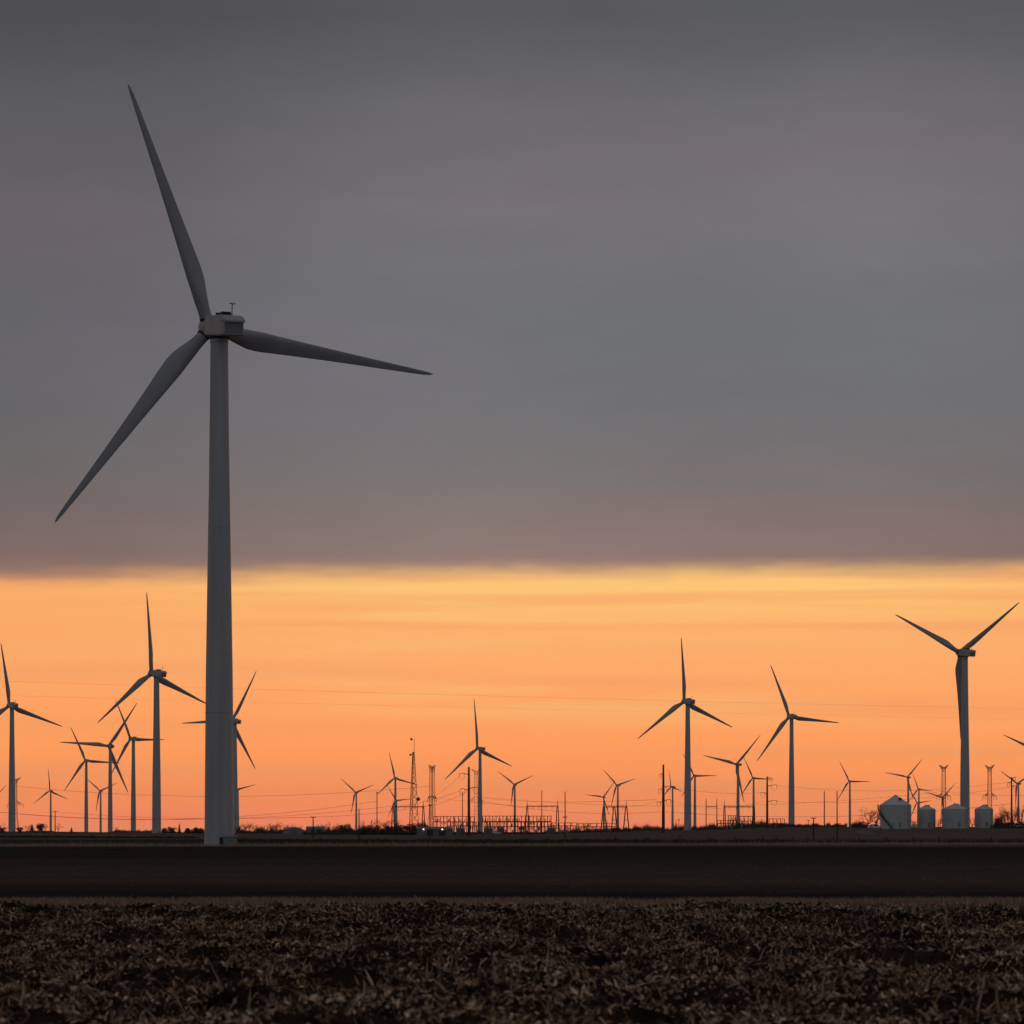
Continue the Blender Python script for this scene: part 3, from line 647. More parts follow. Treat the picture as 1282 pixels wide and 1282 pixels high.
# far hedgerow, one mass of twigs
def hedgerow(name, runs, label):
    P = []; D = []; Hh = []
    for x0, x1, d, h in runs:
        n = int((x1-x0)*70); px = rng.uniform(x0, x1, n); dd = d+rng.normal(0, 12, n); xx = (px-641)*dd/F0; dd = dd*K
        hh = h*1.15*(.3+1.0*vn(px, px*0, .22, 3))*rng.beta(1.2, 1.5, n); zz = terr(xx, dd)
        P.append(np.stack([xx, dd, zz-.2], 1)); Hh.append(hh+.2); D.append(dirs(n, 50, 88))
    P = np.concatenate(P); Hh = np.concatenate(Hh); D = np.concatenate(D); n = len(P)
    o = strips(name, P, D, Hh, rng.uniform(.06, .2, n), 0*Hh, rng.random(n), MT['brush']); tag(o, label, 'hedgerow', None, 'stuff')
hedgerow('far_hedgerow', [(296, 470, 1780, 4.2), (380, 450, 1450, 2.6), (450, 560, 1500, 1.6), (690, 800, 1900, 3.2), (780, 872, 2300, 6), (868, 965, 1850, 4.8), (965, 1060, 1750, 3.0), (1066, 1100, 1600, 3.6), (1240, 1290, 1120, 3.0), (140, 200, 2400, 3), (560, 700, 1650, 2.2)],
         'low dark winter brush running along the horizon')
hedgerow('fence_line_weeds', [(640, 1290, 605, .8), (300, 640, 640, .6), (1, 250, 900, .7)], 'thin dry weeds along the fence line')
def weed():
    p = at(306.5, 448); t = empty('dry_shrub', p); me = bare_tree_mesh(9, .5, 4, .1)
    link('stem', me[0], None, t); link('twigs', me[1], None, t); t.scale = (.12, .12, .15); tag(t, 'small dry shrub just right of the transformer cabinet', 'shrub')
weed()

# ---------------------------------------------------------------- grain bins
def grain_bin(px0, px1, eave, peak, d, label, stair=False):
    s = d/F0; r = (px1-px0)/2*s; px = (px0+px1)/2; p = at(px, d); he = EYE+(HOR-eave)*s-p.z; hp = EYE+(HOR-peak)*s-p.z
    t = empty('grain_bin', p); k = 48
    MB().rev([(r*1.06, -.6), (r*1.06, .22), (r*1.0, .24)], k).build('foundation', MT['concrete'], t, 30)
    prof = [(r, .2)]; nr = max(5, round(he/.95))
    for i in range(nr):
        z0 = .25+(he-.25)*i/nr; z1 = .25+(he-.25)*(i+1)/nr
        for j in range(6): prof.append((r+(.035 if j % 2 else 0.0)*1, z0+(z1-z0)*(j+.5)/6))
        prof += [(r+.10, z1-.14), (r+.13, z1-.02), (r-.02, z1+.01)]
    MB().rev(prof, k, cap=False).build('wall', MT['bin'], t, 60)
    st = MB()
    for i in range(24):
        a = 2*PI*i/24; st.box(((r+.05)*math.cos(a), (r+.05)*math.sin(a), he/2), (.10, .07, he-.4), a)
    st.build('stiffener', MT['bin'], t)
    ro = MB().rev([(r*1.03, he-.08), (r*1.03, he+.02), (.5, hp-.35)], k, cap=False).build('roof', MT['binroof'], t, 20)
    rb = MB()
    for i in range(24):
        a = 2*PI*i/24; rb.tube((r*1.02*math.cos(a), r*1.02*math.sin(a), he+.05), (.5*math.cos(a), .5*math.sin(a), hp-.31), .05, None, 4)
    rb.build('roof_rib', MT['binroof'], ro)
    MB().rev([(.55, hp-.42), (.62, hp-.2), (.6, hp-.12), (.1, hp)], 20).build('roof_cap', MT['binroof'], ro, 30)
    a = R(-62) if stair else R(60); hm = (he+hp)/2+.15; rm = r*.55
    MB().box((rm*math.cos(a), rm*math.sin(a), hm+.25), (.8, .8, .8), a).build('roof_vent', MT['dark'], ro)
    dn = MB(); aa = R(-78); dn.box(((r+.05)*math.cos(aa), (r+.05)*math.sin(aa), 1.5), (.16, .95, 1.9), aa); dn.build('door', MT['steel'], t)
    ld = MB(); al = R(-40)
    for o in (-.22, .22): ld.tube(((r+.25)*math.cos(al)-o*math.sin(al), (r+.25)*math.sin(al)+o*math.cos(al), .1), ((r+.25)*math.cos(al)-o*math.sin(al), (r+.25)*math.sin(al)+o*math.cos(al), he+.3), .04)
    for i in range(int(he/.35)): ld.tube(((r+.25)*math.cos(al)+.22*math.sin(al), (r+.25)*math.sin(al)-.22*math.cos(al), .3+.35*i), ((r+.25)*math.cos(al)-.22*math.sin(al), (r+.25)*math.sin(al)+.22*math.cos(al), .3+.35*i), .025)
    ld.build('ladder', MT['lattice'], t)
    if stair:
        sp = MB(); ra = MB(); n = 46; prev = None
        for i in range(n):
            u = i/(n-1); a = R(-105-82*u); z = .2+(he-.2)*u; sp.box(((r+.5)*math.cos(a), (r+.5)*math.sin(a), z), (.85, .42, .12), a)
            q = ((r+.95)*math.cos(a), (r+.95)*math.sin(a), z+1.0)
            if prev: ra.tube(prev, q, .05); ra.tube((prev[0], prev[1], prev[2]-.9), (q[0], q[1], q[2]-.9), .13)
            if i % 4 == 0: ra.tube((q[0], q[1], z), q, .04)
            prev = q
        so_ = sp.build('stair', MT['dark'], t); ra.build('handrail', MT['dark'], so_)
    tag(t, label, 'grain bin', 'galvanised grain bins on the right')
grain_bin(1102, 1140.5, 1008, 995, 1100, 'largest steel grain bin with a spiral stair, leftmost of the four', True)
grain_bin(1148.5, 1171, 1013.5, 1007.5, 1105, 'narrow steel grain bin second from the left')
grain_bin(1179.5, 1212, 1013, 1005.5, 1100, 'wide steel grain bin in front of the large Y-shaped turbine')
grain_bin(1220.5, 1243, 1013, 1007, 1105, 'narrow steel grain bin rightmost of the four')

# ---------------------------------------------------------------- farm vehicles and sheds
def pickup(px, d, rz, label):
    t = empty('pickup_truck', at(px, d), rz)
    b = MB(); b.loft([[(x, y, z) for x, z in ((-2.7, .45), (2.6, .45), (2.7, .75), (2.6, 1.05), (1.1, 1.15), (-2.7, 1.15))] for y in (-.95, .95)]); b.build('body', MT['white'], t)
    c = MB(); c.loft([[(x, y, z) for x, z in ((-.9, 1.14), (1.3, 1.14), (.55, 1.85), (-.8, 1.88))] for y in (-.85, .85)]); ca = c.build('cab', MT['white'], t)
    for y in (-.86, .86): MB().loft([[(x, y+o, z) for x, z in ((-.75, 1.22), (1.05, 1.22), (.5, 1.76), (-.7, 1.78))] for o in (-.02, .02)]).build('window', MT['glass'], ca)
    for x in (-1.75, 1.75):
        for y in (-.9, .9):
            w = MB().rev([(.2, -.14), (.38, -.14), (.4, 0), (.38, .14), (.2, .14)], 16, 'y', (x, y, .38)).build('wheel', MT['dark'], t); MB().rev([(.02, -.15), (.2, -.15), (.2, .15), (.02, .15)], 12, 'y', (x, y, .38)).build('rim', MT['steel'], w)
    tag(t, label, 'truck')
pickup(1096, 1092, R(8), 'white pickup parked at the left foot of the largest grain bin')
pickup(1274, 1108, R(-10), 'pale pickup parked under the trees at the right edge')
pickup(1144.5, 1112, R(75), 'white pickup parked between the two left grain bins')
def van(px, d, rz, label):
    t = empty('delivery_van', at(px, d), rz)
    b = MB(); b.loft([[(x, y, z) for x, z in ((-2.6, .4), (2.5, .4), (2.6, .95), (1.8, 1.2), (1.25, 2.05), (-2.55, 2.1))] for y in (-.95, .95)]); b.build('body', MT['white'], t)
    for y in (-.96, .96): MB().loft([[(x, y+o, z) for x, z in ((.55, 1.2), (1.65, 1.2), (1.2, 1.85), (.55, 1.85))] for o in (-.02, .02)]).build('window', MT['glass'], t)
    for x in (-1.7, 1.7):
        for y in (-.9, .9): MB().rev([(.02, -.14), (.36, -.14), (.38, 0), (.36, .14), (.02, .14)], 16, 'y', (x, y, .36)).build('wheel', MT['dark'], t)
    tag(t, label, 'van')
van(621, 1480, R(4), 'white van parked in front of the substation racks')
def trailer(px, d, label):
    t = empty('farm_trailer', at(px, d), R(5))
    MB().box((0, 0, 1.45), (5.6, 2.2, 1.5)).build('box', MT['dark'], t)
    MB().box((3.3, 0, .7), (2.2, .25, .2)).build('drawbar', MT['dark'], t)
    for x in (-1.6, -.4):
        for y in (-1, 1): MB().rev([(.02, -.2), (.5, -.2), (.52, 0), (.5, .2), (.02, .2)], 16, 'y', (x, y, .5)).build('wheel', MT['dark'], t)
    MB().box((-5.3, .1, 1.3), (1.5, 1.6, 2.2)).box((-5.3, .1, .15), (1.7, 1.8, .5)).build('bin', MT['dark'], t)
    tag(t, label, 'trailer')
trailer(980, 1550, 'dark boxy farm trailer left of the lone pale tower on the right')
def shed(px0, px1, top, d, kind, label, depth=12, lamps=()):
    s = d/F0; w = (px1-px0)*s; px = (px0+px1)/2; p = at(px, d); h = EYE+(HOR-top)*s-p.z
    t = empty('farm_shed', p, 0)
    if kind == 'quonset':
        k = 18
        MB().loft([[(w/2*math.cos(PI*i/k), y, -.3+(h+.3)*math.sin(PI*i/k)) for i in range(k+1)] for y in (-depth/2, depth/2)]).build('shell', MT['shedroof'], t, 60)
        rb = MB()
        for j in range(5): rb.path([((w/2+.05)*math.cos(PI*i/k), -depth/2+depth*j/4, -.3+(h+.35)*math.sin(PI*i/k)) for i in range(k+1)], .08, 4)
        rb.build('rib', MT['shed'], t)
        MB().box((0, -depth/2-.04, min(1.3, h*.36)), (3.2, .08, min(2.6, h*.7))).build('door', MT['shed'], t)
    else:
        e = h*.74
        MB().box((0, 0, e/2-.2), (w, depth, e+.4)).build('wall', MT['shed'], t)
        MB().loft([[(-w/2-.25, -depth/2-.3, e-.05), (w/2+.25, -depth/2-.3, e-.05), (w/2+.25, -depth/2-.3, e+.12), (-w/2-.25, -depth/2-.3, e+.12)], [(-w/2-.25, 0, h-.17), (w/2+.25, 0, h-.17), (w/2+.25, 0, h), (-w/2-.25, 0, h)],
                   [(-w/2-.25, depth/2+.3, e-.05), (w/2+.25, depth/2+.3, e-.05), (w/2+.25, depth/2+.3, e+.12), (-w/2-.25, depth/2+.3, e+.12)]]).build('roof', MT['shedroof'], t)
        for f in (-.12, .22): MB().box((w*f, -depth/2-.03, e*.42), (min(3, w*.2), .08, e*.8)).build('door', MT['dark'], t)
    tag(t, label, 'shed')
    for lx, ly in lamps:
        q = at(lx, d, ly); lo = empty('wall_lamp', (q.x, d*K-depth/2-.02, q.z))
        MB().box((0, -.12, .12), (.3, .24, .12)).build('housing', MT['dark'], lo)
        MB().rev([(.02, -.26), (.18, -.16), (.22, 0), (.18, .06)], 10, c=(0, -.25, 0)).build('lens', MT['lamp'], lo)
        tag(lo, 'bright wall lamp on the grey shed, '+('left' if lx < 540 else 'right')+' of the two', 'lamp')
shed(522, 566, 1035, 1300, 'gable', 'long low grey shed with two lit lamps below the lattice towers', 10, ((530.5, 1038), (554, 1038)))
shed(354, 383, 1036, 1600, 'quonset', 'round-roofed pale blue shed beyond the short wooden pole')
shed(384, 406, 1034.5, 1620, 'gable', 'long low grey shed joined by the round-roofed shed')
shed(33, 66, 1040, 1380, 'gable', 'low pale shed in front of the small grove at left', 8)
shed(688, 712, 1041, 1500, 'gable', 'low bluish shed at the right end of the substation', 8)

# ---------------------------------------------------------------- poles, masts, towers
WIRES = []
def lattice(t, levels, bar, m, legs=4, panel=None):
    """levels: (z, half width); each corner leg its own part, all bracing one part"""
    cs = [(-1, -1), (1, -1), (1, 1), (-1, 1)] if legs == 4 else [(-1, -.58), (1, -.58), (0, 1.15)]
    for cx, cy in cs:
        mb = MB()
        for (z0, w0), (z1, w1) in zip(levels[:-1], levels[1:]): mb.tube((cx*w0, cy*w0, z0), (cx*w1, cy*w1, z1), bar*.6)
        mb.build('leg', m, t)
    br = MB(); n = len(cs)
    for (z0, w0), (z1, w1) in zip(levels[:-1], levels[1:]):
        z = z0
        while z < z1-.05:
            wa = w0+(w1-w0)*(z-z0)/(z1-z0); st = max(panel or 0, 2.2*wa); st = min(st, z1-z); 
            if z1-z-st < .4*st: st = z1-z
            wb = w0+(w1-w0)*(z+st-z0)/(z1-z0)
            for i in range(n):
                a, b = cs[i], cs[(i+1) % n]
                br.tube((a[0]*wa, a[1]*wa, z), (b[0]*wb, b[1]*wb, z+st), bar*.36, None, 3, False); br.tube((b[0]*wa, b[1]*wa, z), (a[0]*wb, a[1]*wb, z+st), bar*.36, None, 3, False)
                br.tube((a[0]*wb, a[1]*wb, z+st), (b[0]*wb, b[1]*wb, z+st), bar*.36, None, 3, False)
            z += st
    br.build('bracing', m, t)
def insul(p, ln, parent, r=.12):
    mb = MB(); n = max(3, int(ln/.3)); prof = []
    for i in range(n): z = -ln*i/n; prof += [(r*.4, z), (r, z-ln/n*.4), (r*.4, z-ln/n*.6)]
    mb.rev(prof, 6, c=p); mb.build('insulator', MT['porcelain'], parent)
def pylon(px, top, d, label, arm=6.0, rz=0, wbase=3.0):
    p = at(px, d); h = height(px, d, top); t = empty('transmission_tower', p, rz)
    b = .22
    lattice(t, [(-.5, wbase), (h*.28, 1.6), (h*.55, 1.45), (h*.95, 1.35)], b, MT['lattice'])
    for z, a, dn, rise in ((h*.965, arm*.85, 2.6, .9), (h*.50, arm*1.15, -2.6, -.2)):
        for s_ in (-1, 1):
            tip = Vector((s_*a, 0, z+rise)); mb = MB()
            for y in (-1, 1):
                mb.tube((s_*1.3, y*1.3, z), tip, b*.5); mb.tube((s_*1.3, y*1.3, z-dn), tip, b*.5)
                for f in (.3, .6): mb.tube(Vector((s_*1.3, y*1.3, z)).lerp(tip, f), Vector((s_*1.3, y*1.3, z-dn)).lerp(tip, f), b*.5); mb.tube(Vector((s_*1.3, y*1.3, z)).lerp(tip, f), Vector((s_*1.3, y*1.3, z-dn)).lerp(tip, max(0, f-.3)), b*.5)
            c = mb.build('crossarm', MT['lattice'], t)
            if dn < 0: insul(tuple(tip), 3.0, c, .28); insul((s_*a*.6, 0, z), 3.0, c, .28)
    hd = MB()
    for y in (-1.3, 1.3):
        for k in range(4): hd.tube((-1.3, y, h*.955-1.0*k), (1.3, y, h*.955-1.0*(k+1)), b*.4); hd.tube((1.3, y, h*.955-1.0*k), (-1.3, y, h*.955-1.0*(k+1)), b*.4)
    hd.build('head_bracing', MT['lattice'], t)
    tag(t, label, 'power pylon', 'lattice transmission towers on the horizon'); return t
pylon(1181.5, 956, 2300, 'lattice transmission tower left of the large Y-shaped turbine tower', 4.6)
pylon(1239, 956, 2300, 'lattice transmission tower above the rightmost grain bin', 4.6)
pylon(541, 956, 2200, 'lattice transmission tower right of the taller radio mast', 4.4, R(50), 3.2)
pylon(596, 961, 2500, 'faint lattice transmission tower behind the substation turbine', 5.0, 0, 2.6)
pylon(19, 972, 2400, 'faint lattice transmission tower behind the leftmost turbine tower', 5.6)
pylon(-95, 842, 985, 'tall lattice tower out of view carrying the high wires on the left', 7, 0, 4)
pylon(1390, 878, 1216, 'tall lattice tower out of view carrying the high wires on the right', 7, 0, 4)
def radio_mast():
    d = 1900; p = at(517.5, d); t = empty('radio_mast', p, R(14)); h = height(517.5, d, 925); s = d/F0
    lattice(t, [(-.5, 3.3), (h*.35, 2.2), (h*.72, 1.05), (h*.86, .55)], .30, MT['corten'], 3)
    MB().tube((.45, 0, h*.84), (.7, 0, h), .16, .11, 6).build('top_pole', MT['corten'], t)
    for (ax, ay, rr) in ((515, 925.5, .75), (514, 945, .7), (523.7, 1000.5, 1.15)):
        x = (ax-517.5)*s; z = EYE+(HOR-ay)*s-p.z; q = Matrix.Rotation(-R(14), 3, 'Z') @ Vector((x, -1.6, z))
        mb = MB(); mb.rev([(.05, .75), (rr*.6, .55), (rr, 0), (rr*1.02, -.35), (.05, -.4)], 20, 'y', tuple(q)); dd = mb.build('dish', MT['dark'], t, 40)
        MB().tube(q, (.4 if x < 0 else 1.3*(1-z/h)+.4, -.3, z), .10).build('bracket', MT['corten'], dd)
    tag(t, 'tallest thin lattice radio mast carrying dark round dishes', 'radio mast')
radio_mast()
def monopole(px, top, d, arms, label, r0=.62, r1=.30, m='corten'):
    p = at(px, d); h = height(px, d, top); t = empty('steel_monopole', p); s = d/F0
    MB().rev([(r0, -.6), (r0*.98, 0), ((r0+r1)/2, h*.55), (r1, h-.05), (.03, h)], 14).build('shaft', MT[m], t, 40)
    for ay, sd, ln, curve in arms:
        z = EYE+(HOR-ay)*s-p.z; mb = MB(); a = ln*s
        mb.path([(sd*r1*.5, 0, z-.25), (sd*a*.5, 0, z+.25*curve), (sd*a, 0, z+.35*curve)], [.16, .12, .08], 5); c = mb.build('crossarm', MT[m], t, 50)
        for f in (1.0, .45): insul((sd*a*f, 0, z+.25*curve), 1.5, c, .13)
        MB().path([(sd*a, 0, z-1.3), (sd*a*.75, 0, z-2.4), (sd*a*.45, 0, z-1.3)], .05, 3).build('jumper_wire', MT['wire'], c)
    tag(t, label, 'utility pole')
monopole(587, 960, 1150, [(969, -1, 12, 1), (988.5, -1, 11, 1), (986.5, 1, 12, 1)], 'dark rusty monopole with arms standing left of the substation turbine', .58, .36)
monopole(830.5, 957, 1180, [(968, -1, 5, -1), (987, -1, 6, -1), (1003, -1, 8, -1), (985, 1, 9, 1), (1002, 1, 9, 1)], 'thickest dark rusty monopole left of the pale turbine right of centre', .66, .34)
monopole(960.5, 972, 1300, [(973, 1, 6, -1), (983.5, 1, 12, 1), (993, -1, 8, 1), (1003, 1, 12, 1)], 'dark rusty monopole with curved arms right of the paired turbines', .56, .30)
monopole(1266.5, 973, 1120, [(974, 1, 5, 1), (979, -1, 5, -1), (984, 1, 5, 1)], 'thin dark monopole near the right edge beside bare trees', .40, .24)
def wood_pole(px, top, d, arms, label, r=.17, mw='wood'):
    p = at(px, d); h = height(px, d, top); t = empty('utility_pole', p); s = d/F0
    MB().rev([(r*1.15, -.6), (r*1.1, 0), (r*.75, h-.02), (.02, h)], 10).build('shaft', MT[mw], t, 40)
    for ay, ln in arms:
        z = EYE+(HOR-ay)*s-p.z; c = MB().box((0, -.16, z), (ln*s, .12, .14)).build('crossarm', MT[mw], t)
        for f in (-.46, -.2, .2, .46): MB().rev([(.03, .06), (.07, .12), (.07, .24), (.02, .3)], 6, c=(f*ln*s, -.16, z)).build('insulator', MT['porcelain'], c)
    tag(t, label, 'utility pole')
wood_pole(69, 1015.5, 1250, [(1016.3, 7)], 'short wooden utility pole beside the grove at far left', .22)
wood_pole(392, 1022.5, 760, [(1023.2, 6)], 'short wooden pole with crossarm in front of the round-roofed shed')
wood_pole(449.5, 1012.5, 860, [], 'plain short wooden pole right of the small Y-shaped turbine')
wood_pole(472, 991, 1380, [(992.5, 3)], 'tall slim pole rising from the dark shelter belt', .22, 'corten')
wood_pole(538.3, 1007, 900, [(1008.3, 4)], 'short wooden pole in front of the lamp-lit shed')
wood_pole(707.5, 991, 860, [(1023.2, 6)], 'tall slim pole with a low crossarm right of the substation', .16)
wood_pole(1018.5, 1024, 740, [(1024.6, 6)], 'short wooden pole with crossarm right of the lone tower turbine')
wood_pole(1032, 990.5, 1350, [], 'tall plain mast on the right, left of the blade-touching pole', .26, 'corten')
wood_pole(1048, 990.5, 790, [], 'tall thin pole touched by a small turbine blade on the right', .16)
wood_pole(579, 991, 1350, [], 'tall thin lightning mast just left of the rusty monopole', .2, 'corten')
wood_pole(678.3, 990, 1500, [], 'tall thin lightning mast in the middle of the two-legged gantry', .24, 'corten')
wood_pole(884, 1000, 1500, [], 'slender steel mast, left of the two joined by a beam', .24, 'corten')
wood_pole(897.5, 1000, 1500, [], 'slender steel mast, right of the two joined by a beam', .24, 'corten')
wood_pole(850, 1025, 1700, [(1026, 3)], 'tiny distant pole left of the pale turbine tower right of centre', .16)
wood_pole(846.5, 1026, 1700, [], 'tiny plain distant pole just right of the dark monopole', .16)
wood_pole(1012, 1026, 1600, [(1027, 4)], 'tiny distant pole between the lone tower and the short crossarm pole', .16)
wood_pole(760, 1027, 1500, [], 'short plain pole under the three-legged gantry', .16)
wood_pole(146, 1036, 1500, [(1036.6, 5)], 'tiny distant pole between the crowded turbines at left', .14)

# ---------------------------------------------------------------- substation steelwork
def gantry(legs, beam, d, label, peaks=None, peak_y=1001, splay=4, base=None, rad=.27):
    s = d/F0; x0, x1 = min(legs), max(legs); xc = (x0+x1)/2; p = at(xc, d); t = empty('substation_gantry', p); zb = EYE+(HOR-beam)*s-p.z
    for lx in legs:
        X = (lx-xc)*s
        for k in (-1, 1): MB().tube((X+k*splay*s, 0, -.6), (X+k*.25, 0, zb), rad, rad*.8, 6).build('leg', MT['corten'], t)
        MB().tube((X-splay*s*.5, 0, zb*.5), (X+splay*s*.5, 0, zb*.5), rad*.6).build('brace', MT['corten'], t)
        if peaks and lx in peaks: MB().tube((X, 0, zb-.3), (X, 0, EYE+(HOR-peak_y)*s-p.z), rad*.8, .05, 5).build('lightning_spike', MT['corten'], t)
    A = Vector(((x0-xc)*s-.5, 0, zb)); B = Vector(((x1-xc)*s+.5, 0, zb)); b = MB(); n = 10
    for dz_, dy_ in ((.3, 0), (-.2, -.3), (-.2, .3)): b.tube(A+Vector((0, dy_, dz_)), B+Vector((0, dy_, dz_)), .14)
    for i in range(n):
        q = A.lerp(B, i/n); w = A.lerp(B, (i+1)/n); b.tube(q+Vector((0, 0, .3)), w+Vector((0, -.3, -.2)), .05, None, 3); b.tube(q+Vector((0, .3, -.2)), w+Vector((0, 0, .3)), .05, None, 3)
    bo = b.build('beam', MT['corten'], t)
    for f in (.2, .4, .6, .8): insul(tuple(A.lerp(B, f)), 1.6, bo, .16)
    tag(t, label, 'gantry')
gantry([492, 530], 1010, 1550, 'dark steel gantry straddling the foot of the radio mast', [492, 530], 1002, 2.2)
gantry([660, 698], 1009.5, 1550, 'two-legged steel gantry at the right end of the bus racks', [660, 698], 1000, 2.4)
gantry([756, 769, 784], 1010, 1300, 'steel gantry on three splayed A-frame legs', [784], 1001, 4)
gantry([907, 944], 1010, 1560, 'steel gantry behind the paired turbines right of centre', [907], 1001, 1.4)
def crossbeam():
    d = 1500; p = at(890.7, d, 1010); a = (897.5-884)*d/F0/2; o = MB().tube((-a, 0, 0), (a, 0, 0), .16, None, 6).build('joining_beam', MT['corten'], None, None, p)
    tag(o, 'thin steel beam joining the two slender masts', 'beam')
crossbeam()
def bus_rack(px0, px1, top, d, n, label, low=None):
    s = d/F0; xc = (px0+px1)/2; p = at(xc, d); t = empty('bus_rack', p); z = EYE+(HOR-top)*s-p.z; zl = EYE+(HOR-low)*s-p.z if low else z*.62; w = (px1-px0)*s
    cm = MB().box((0, 0, z/2-.2), (.36, .36, z+.4)).mesh('column', MT['corten'])
    for i in range(n): link('column', cm, None, t, (-w/2+w*i/(n-1), random.uniform(-.4, .4), random.uniform(-.1, .35)))
    MB().box((0, 0, z-.1), (w, .28, .28)).build('top_beam', MT['corten'], t)
    b = MB().box((0, -.3, zl), (w, .3, .38)).build('bus_beam', MT['corten'], t)
    ins = MB(); ins.rev([(.14, -1.5), (.22, -1.2), (.12, -1.0), (.22, -.7), (.12, -.5), (.22, -.2), (.12, 0)], 6); im = ins.mesh('insulator', MT['porcelain'])
    for i in range(n*2-1):
        if random.random() < .8: link('insulator', im, None, b, (-w/2+w*(i+random.uniform(.2, .8))/(2*n-1), -.3, zl+random.choice((0, 1.6))))
    sw = MB()
    for i in range(n-1):
        if random.random() < .4: xx = -w/2+w*(i+.5)/(n-1); sw.box((xx, -.8, zl*.45), (random.uniform(.5, 1.3), .8, zl*.3)); sw.box((xx, -.8, zl*.15), (.25, .25, zl*.34))
    sw.build('switchgear', MT['box'], t)
    tag(t, label, 'substation rack', 'substation bus racks')
for i, (a, b, tp, d, n, lo, lb) in enumerate([
    (543, 568, 1022, 1620, 9, 1029, 'steel bus rack at the left end of the middle substation, above the grey shed'),
    (569, 594, 1022, 1600, 8, 1029, 'steel bus rack behind the rusty monopole left of the substation turbine'),
    (604, 634, 1021.5, 1600, 10, 1028.5, 'steel bus rack just right of the substation turbine tower'),
    (635, 662, 1021.5, 1620, 9, 1028.5, 'steel bus rack around the small Y-shaped turbine tower'),
    (663, 690, 1021.5, 1590, 9, 1028.5, 'steel bus rack under the two-legged gantry'),
    (560, 600, 1029, 1520, 14, 1034, 'low front bus rack left of the substation turbine tower'),
    (606, 690, 1029, 1500, 26, 1035, 'long low front bus rack right of the substation turbine tower'),
    (691, 722, 1030, 1640, 6, 1034, 'thin pale bus rack beside the tall slim pole right of the substation'),
    (724, 770, 1030.5, 1700, 6, 1035, 'thin pale bus rack running to the three-legged gantry'),
    (898, 922, 1027, 1620, 8, 1031, 'steel bus rack left of the paired turbines'),
    (926, 942, 1022, 1640, 5, 1028, 'steel bus rack between the two paired turbines'),
    (963, 982, 1025, 1640, 6, 1031, 'low steel bus rack right of the curved-arm monopole'),
    (912, 921, 1021, 1600, 4, 1027, 'short tall bus rack touching the left paired turbine tower')]): bus_rack(a, b, tp, d, max(4, round(n*.8)), lb, lo)
def power_transformer(px, d, label):
    t = empty('power_transformer', at(px, d)); MB().box((0, 0, 1.5), (4, 2.6, 3.4)).build('tank', MT['box'], t); f = MB()
    for i in range(7): f.box((-1.8+.6*i, -1.7, 1.6), (.12, .7, 2.4))
    f.build('radiator', MT['box'], t)
    for x in (-1.1, 0, 1.1): MB().rev([(.25, 3.2), (.3, 3.5), (.18, 3.8), (.26, 4.1), (.14, 4.5), (.05, 5.2)], 8, c=(x, 0, 0)).build('bushing', MT['porcelain'], t)
    MB().rev([(.02, -1.6), (.5, -1.6), (.5, 1.6), (.02, 1.6)], 12, 'y', (1.2, 0, 4.0)).build('conservator', MT['box'], t)
    tag(t, label, 'transformer')
for px, d, lb in ((577, 1480, 'grey power transformer at the foot of the thin lightning mast'), (611, 1470, 'grey power transformer at the foot of the substation turbine'), (627, 1560, 'grey power transformer under the bus racks right of the white van'), (690, 1470, 'grey power transformer under the right leg of the two-legged gantry')): power_transformer(px, d, lb)

# ---------------------------------------------------------------- overhead wires
def wire(a, b, sag, label, r=.05, n=40):
    A = Vector(a); B = Vector(b); o = A.copy()
    MBw = MB(); MBw.path([A.lerp(B, i/n)-o-Vector((0, 0, 4*sag*(i/n)*(1-i/n))) for i in range(n+1)], r, 4)
    t = MBw.build('power_line', MT['wire'], None, 60, o); tag(t, label, 'power line', 'overhead wires')
def pw(x0, y0, d0, x1, y1, d1, sagpx, label, r=.05): wire(at(x0, d0, y0), at(x1, d1, y1), sagpx*(d0+d1)/2/F0, label, r)
pw(-95, 849.5, 985, 1390, 889, 1216, 3, 'topmost faint wire sloping across the whole orange sky', .017)
pw(-95, 868, 985, 1390, 902, 1216, 2, 'second faint wire sloping across the whole orange sky', .015)
pw(19, 984, 2400, 541, 984, 2200, 13, 'sagging wire between the left lattice tower and the one by the radio mast', .09)
pw(-60, 1009, 1500, 472, 1003, 1380, 20, 'sagging wire from the left edge up to the shelter belt pole', .06)
pw(-60, 1011, 1500, 492, 1009, 1550, 16, 'lower sagging wire from the left edge to the radio mast gantry', .06)
pw(69, 1016, 1250, 392, 1023, 760, 5, 'low wire between the two short wooden poles at left', .035)
pw(392, 1023, 760, 538.3, 1008, 900, 3, 'low wire from the short pole to the pole by the lamp-lit shed', .035)
pw(541, 998, 2200, 660, 1010, 1550, 1, 'wire dropping from the lattice tower to the two-legged gantry', .06)
pw(577, 970, 1150, 541, 997, 2200, 3, 'wire from the upper monopole arm back to the lattice tower', .05)
pw(576, 990, 1150, 492, 1010, 1550, 3, 'wire from the lower monopole arm to the radio mast gantry', .05)
pw(530, 1010, 1550, 587, 990, 1150, 3, 'wire rising from the gantry to the rusty monopole', .05)
pw(599, 1002, 1150, 830.5, 1016, 1180, 8, 'sagging wire between the two rusty monopoles over the bus racks', .05)
pw(605, 999, 2500, 822, 1001, 1180, 4, 'faint upper wire running right from the substation turbine', .06)
pw(830.5, 1016, 1180, 1266.5, 1006, 1120, 11, 'low sagging wire from the thick monopole to the right edge pole', .05)
pw(839, 1002, 1180, 953, 1004, 1300, 9, 'wire between the thick monopole and the curved-arm monopole', .04)
pw(839, 985, 1180, 953, 992, 1300, 4, 'upper wire between the thick monopole and the curved-arm monopole', .04)
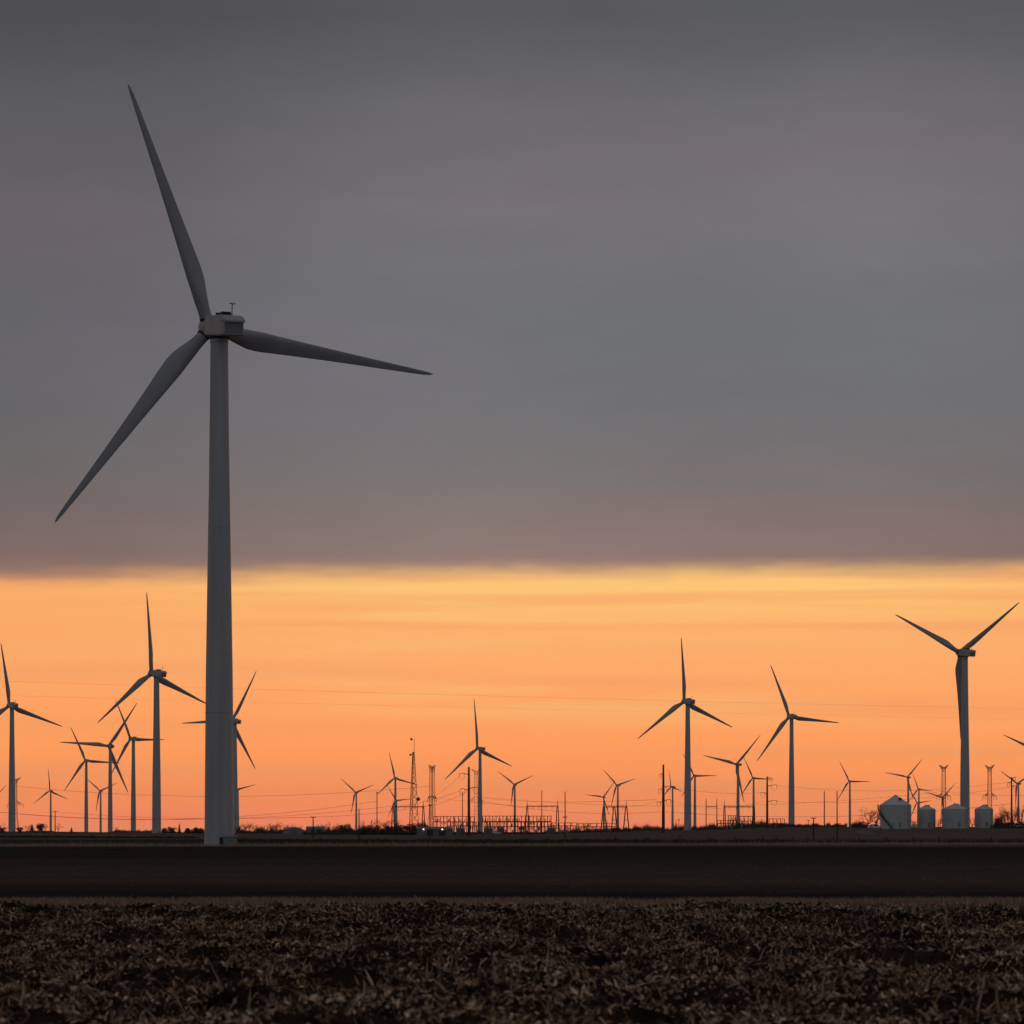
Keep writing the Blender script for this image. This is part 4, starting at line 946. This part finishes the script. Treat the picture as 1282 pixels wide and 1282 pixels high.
pw(972, 983, 1300, 1266, 979, 1120, 9, 'upper wire from the curved-arm monopole to the right edge pole', .035)
pw(972, 1003, 1300, 1266, 985, 1120, 8, 'middle wire from the curved-arm monopole to the right edge pole', .035)
pw(784, 1010, 1300, 822, 1003, 1180, 2, 'short wire from the three-legged gantry to the thick monopole', .04)
pw(1173, 990, 2300, 1390, 990, 2300, 6, 'wire passing between the two right lattice towers', .07)
pw(605, 998, 2500, 1173, 992, 2300, 14, 'long faint wire from the middle lattice tower to the right ones', .07)

# ---------------------------------------------------------------- field fence
def fence(spots, d, label):
    p0 = at(spots[0], d); t = empty('field_fence', p0); pm = MB().rev([(.10, -.5), (.10, 1.25), (.07, 1.32)], 8).mesh('post', MT['wood']); pts = []
    for px in spots:
        q = at(px, d+random.uniform(-3, 3)); o = link('post', pm, None, t, q-p0); o.rotation_euler = (random.uniform(-.08, .08), random.uniform(-.09, .09), 0); o.scale = (1, 1, random.uniform(.85, 1.15)); pts.append(q-p0)
    for z in (.35, .7, 1.05):
        mb = MB()
        for a, b in zip(pts[:-1], pts[1:]): mb.tube(a+Vector((0, 0, z)), b+Vector((0, 0, z)), .012, None, 3, False)
        mb.build('wire_strand', MT['wire'], t)
    tag(t, label, 'fence')
fence([770, 811, 851, 887, 920, 955, 973, 993, 1012, 1044, 1075, 1110, 1143, 1175, 1208, 1241, 1275, 1310], 600, 'low post-and-wire fence along the field below the grain bins')

# ---------------------------------------------------------------- dusk haze
def haze():
    m = bpy.data.materials.new('haze_air'); m.use_nodes = True; t = m.node_tree; t.nodes.clear()
    v = t.nodes.new('ShaderNodeVolumePrincipled'); v.inputs['Density'].default_value = 2.1e-5; v.inputs['Color'].default_value = (.92, .90, .90, 1); v.inputs['Anisotropy'].default_value = .55
    o = t.nodes.new('ShaderNodeOutputMaterial'); t.links.new(v.outputs[0], o.inputs['Volume'])
    b = MB().box((0, 0, 70), (31400, 31400, 156)).build('haze', m); tag(b, 'thin dusk haze hanging over the fields', None, None, 'stuff')
haze()
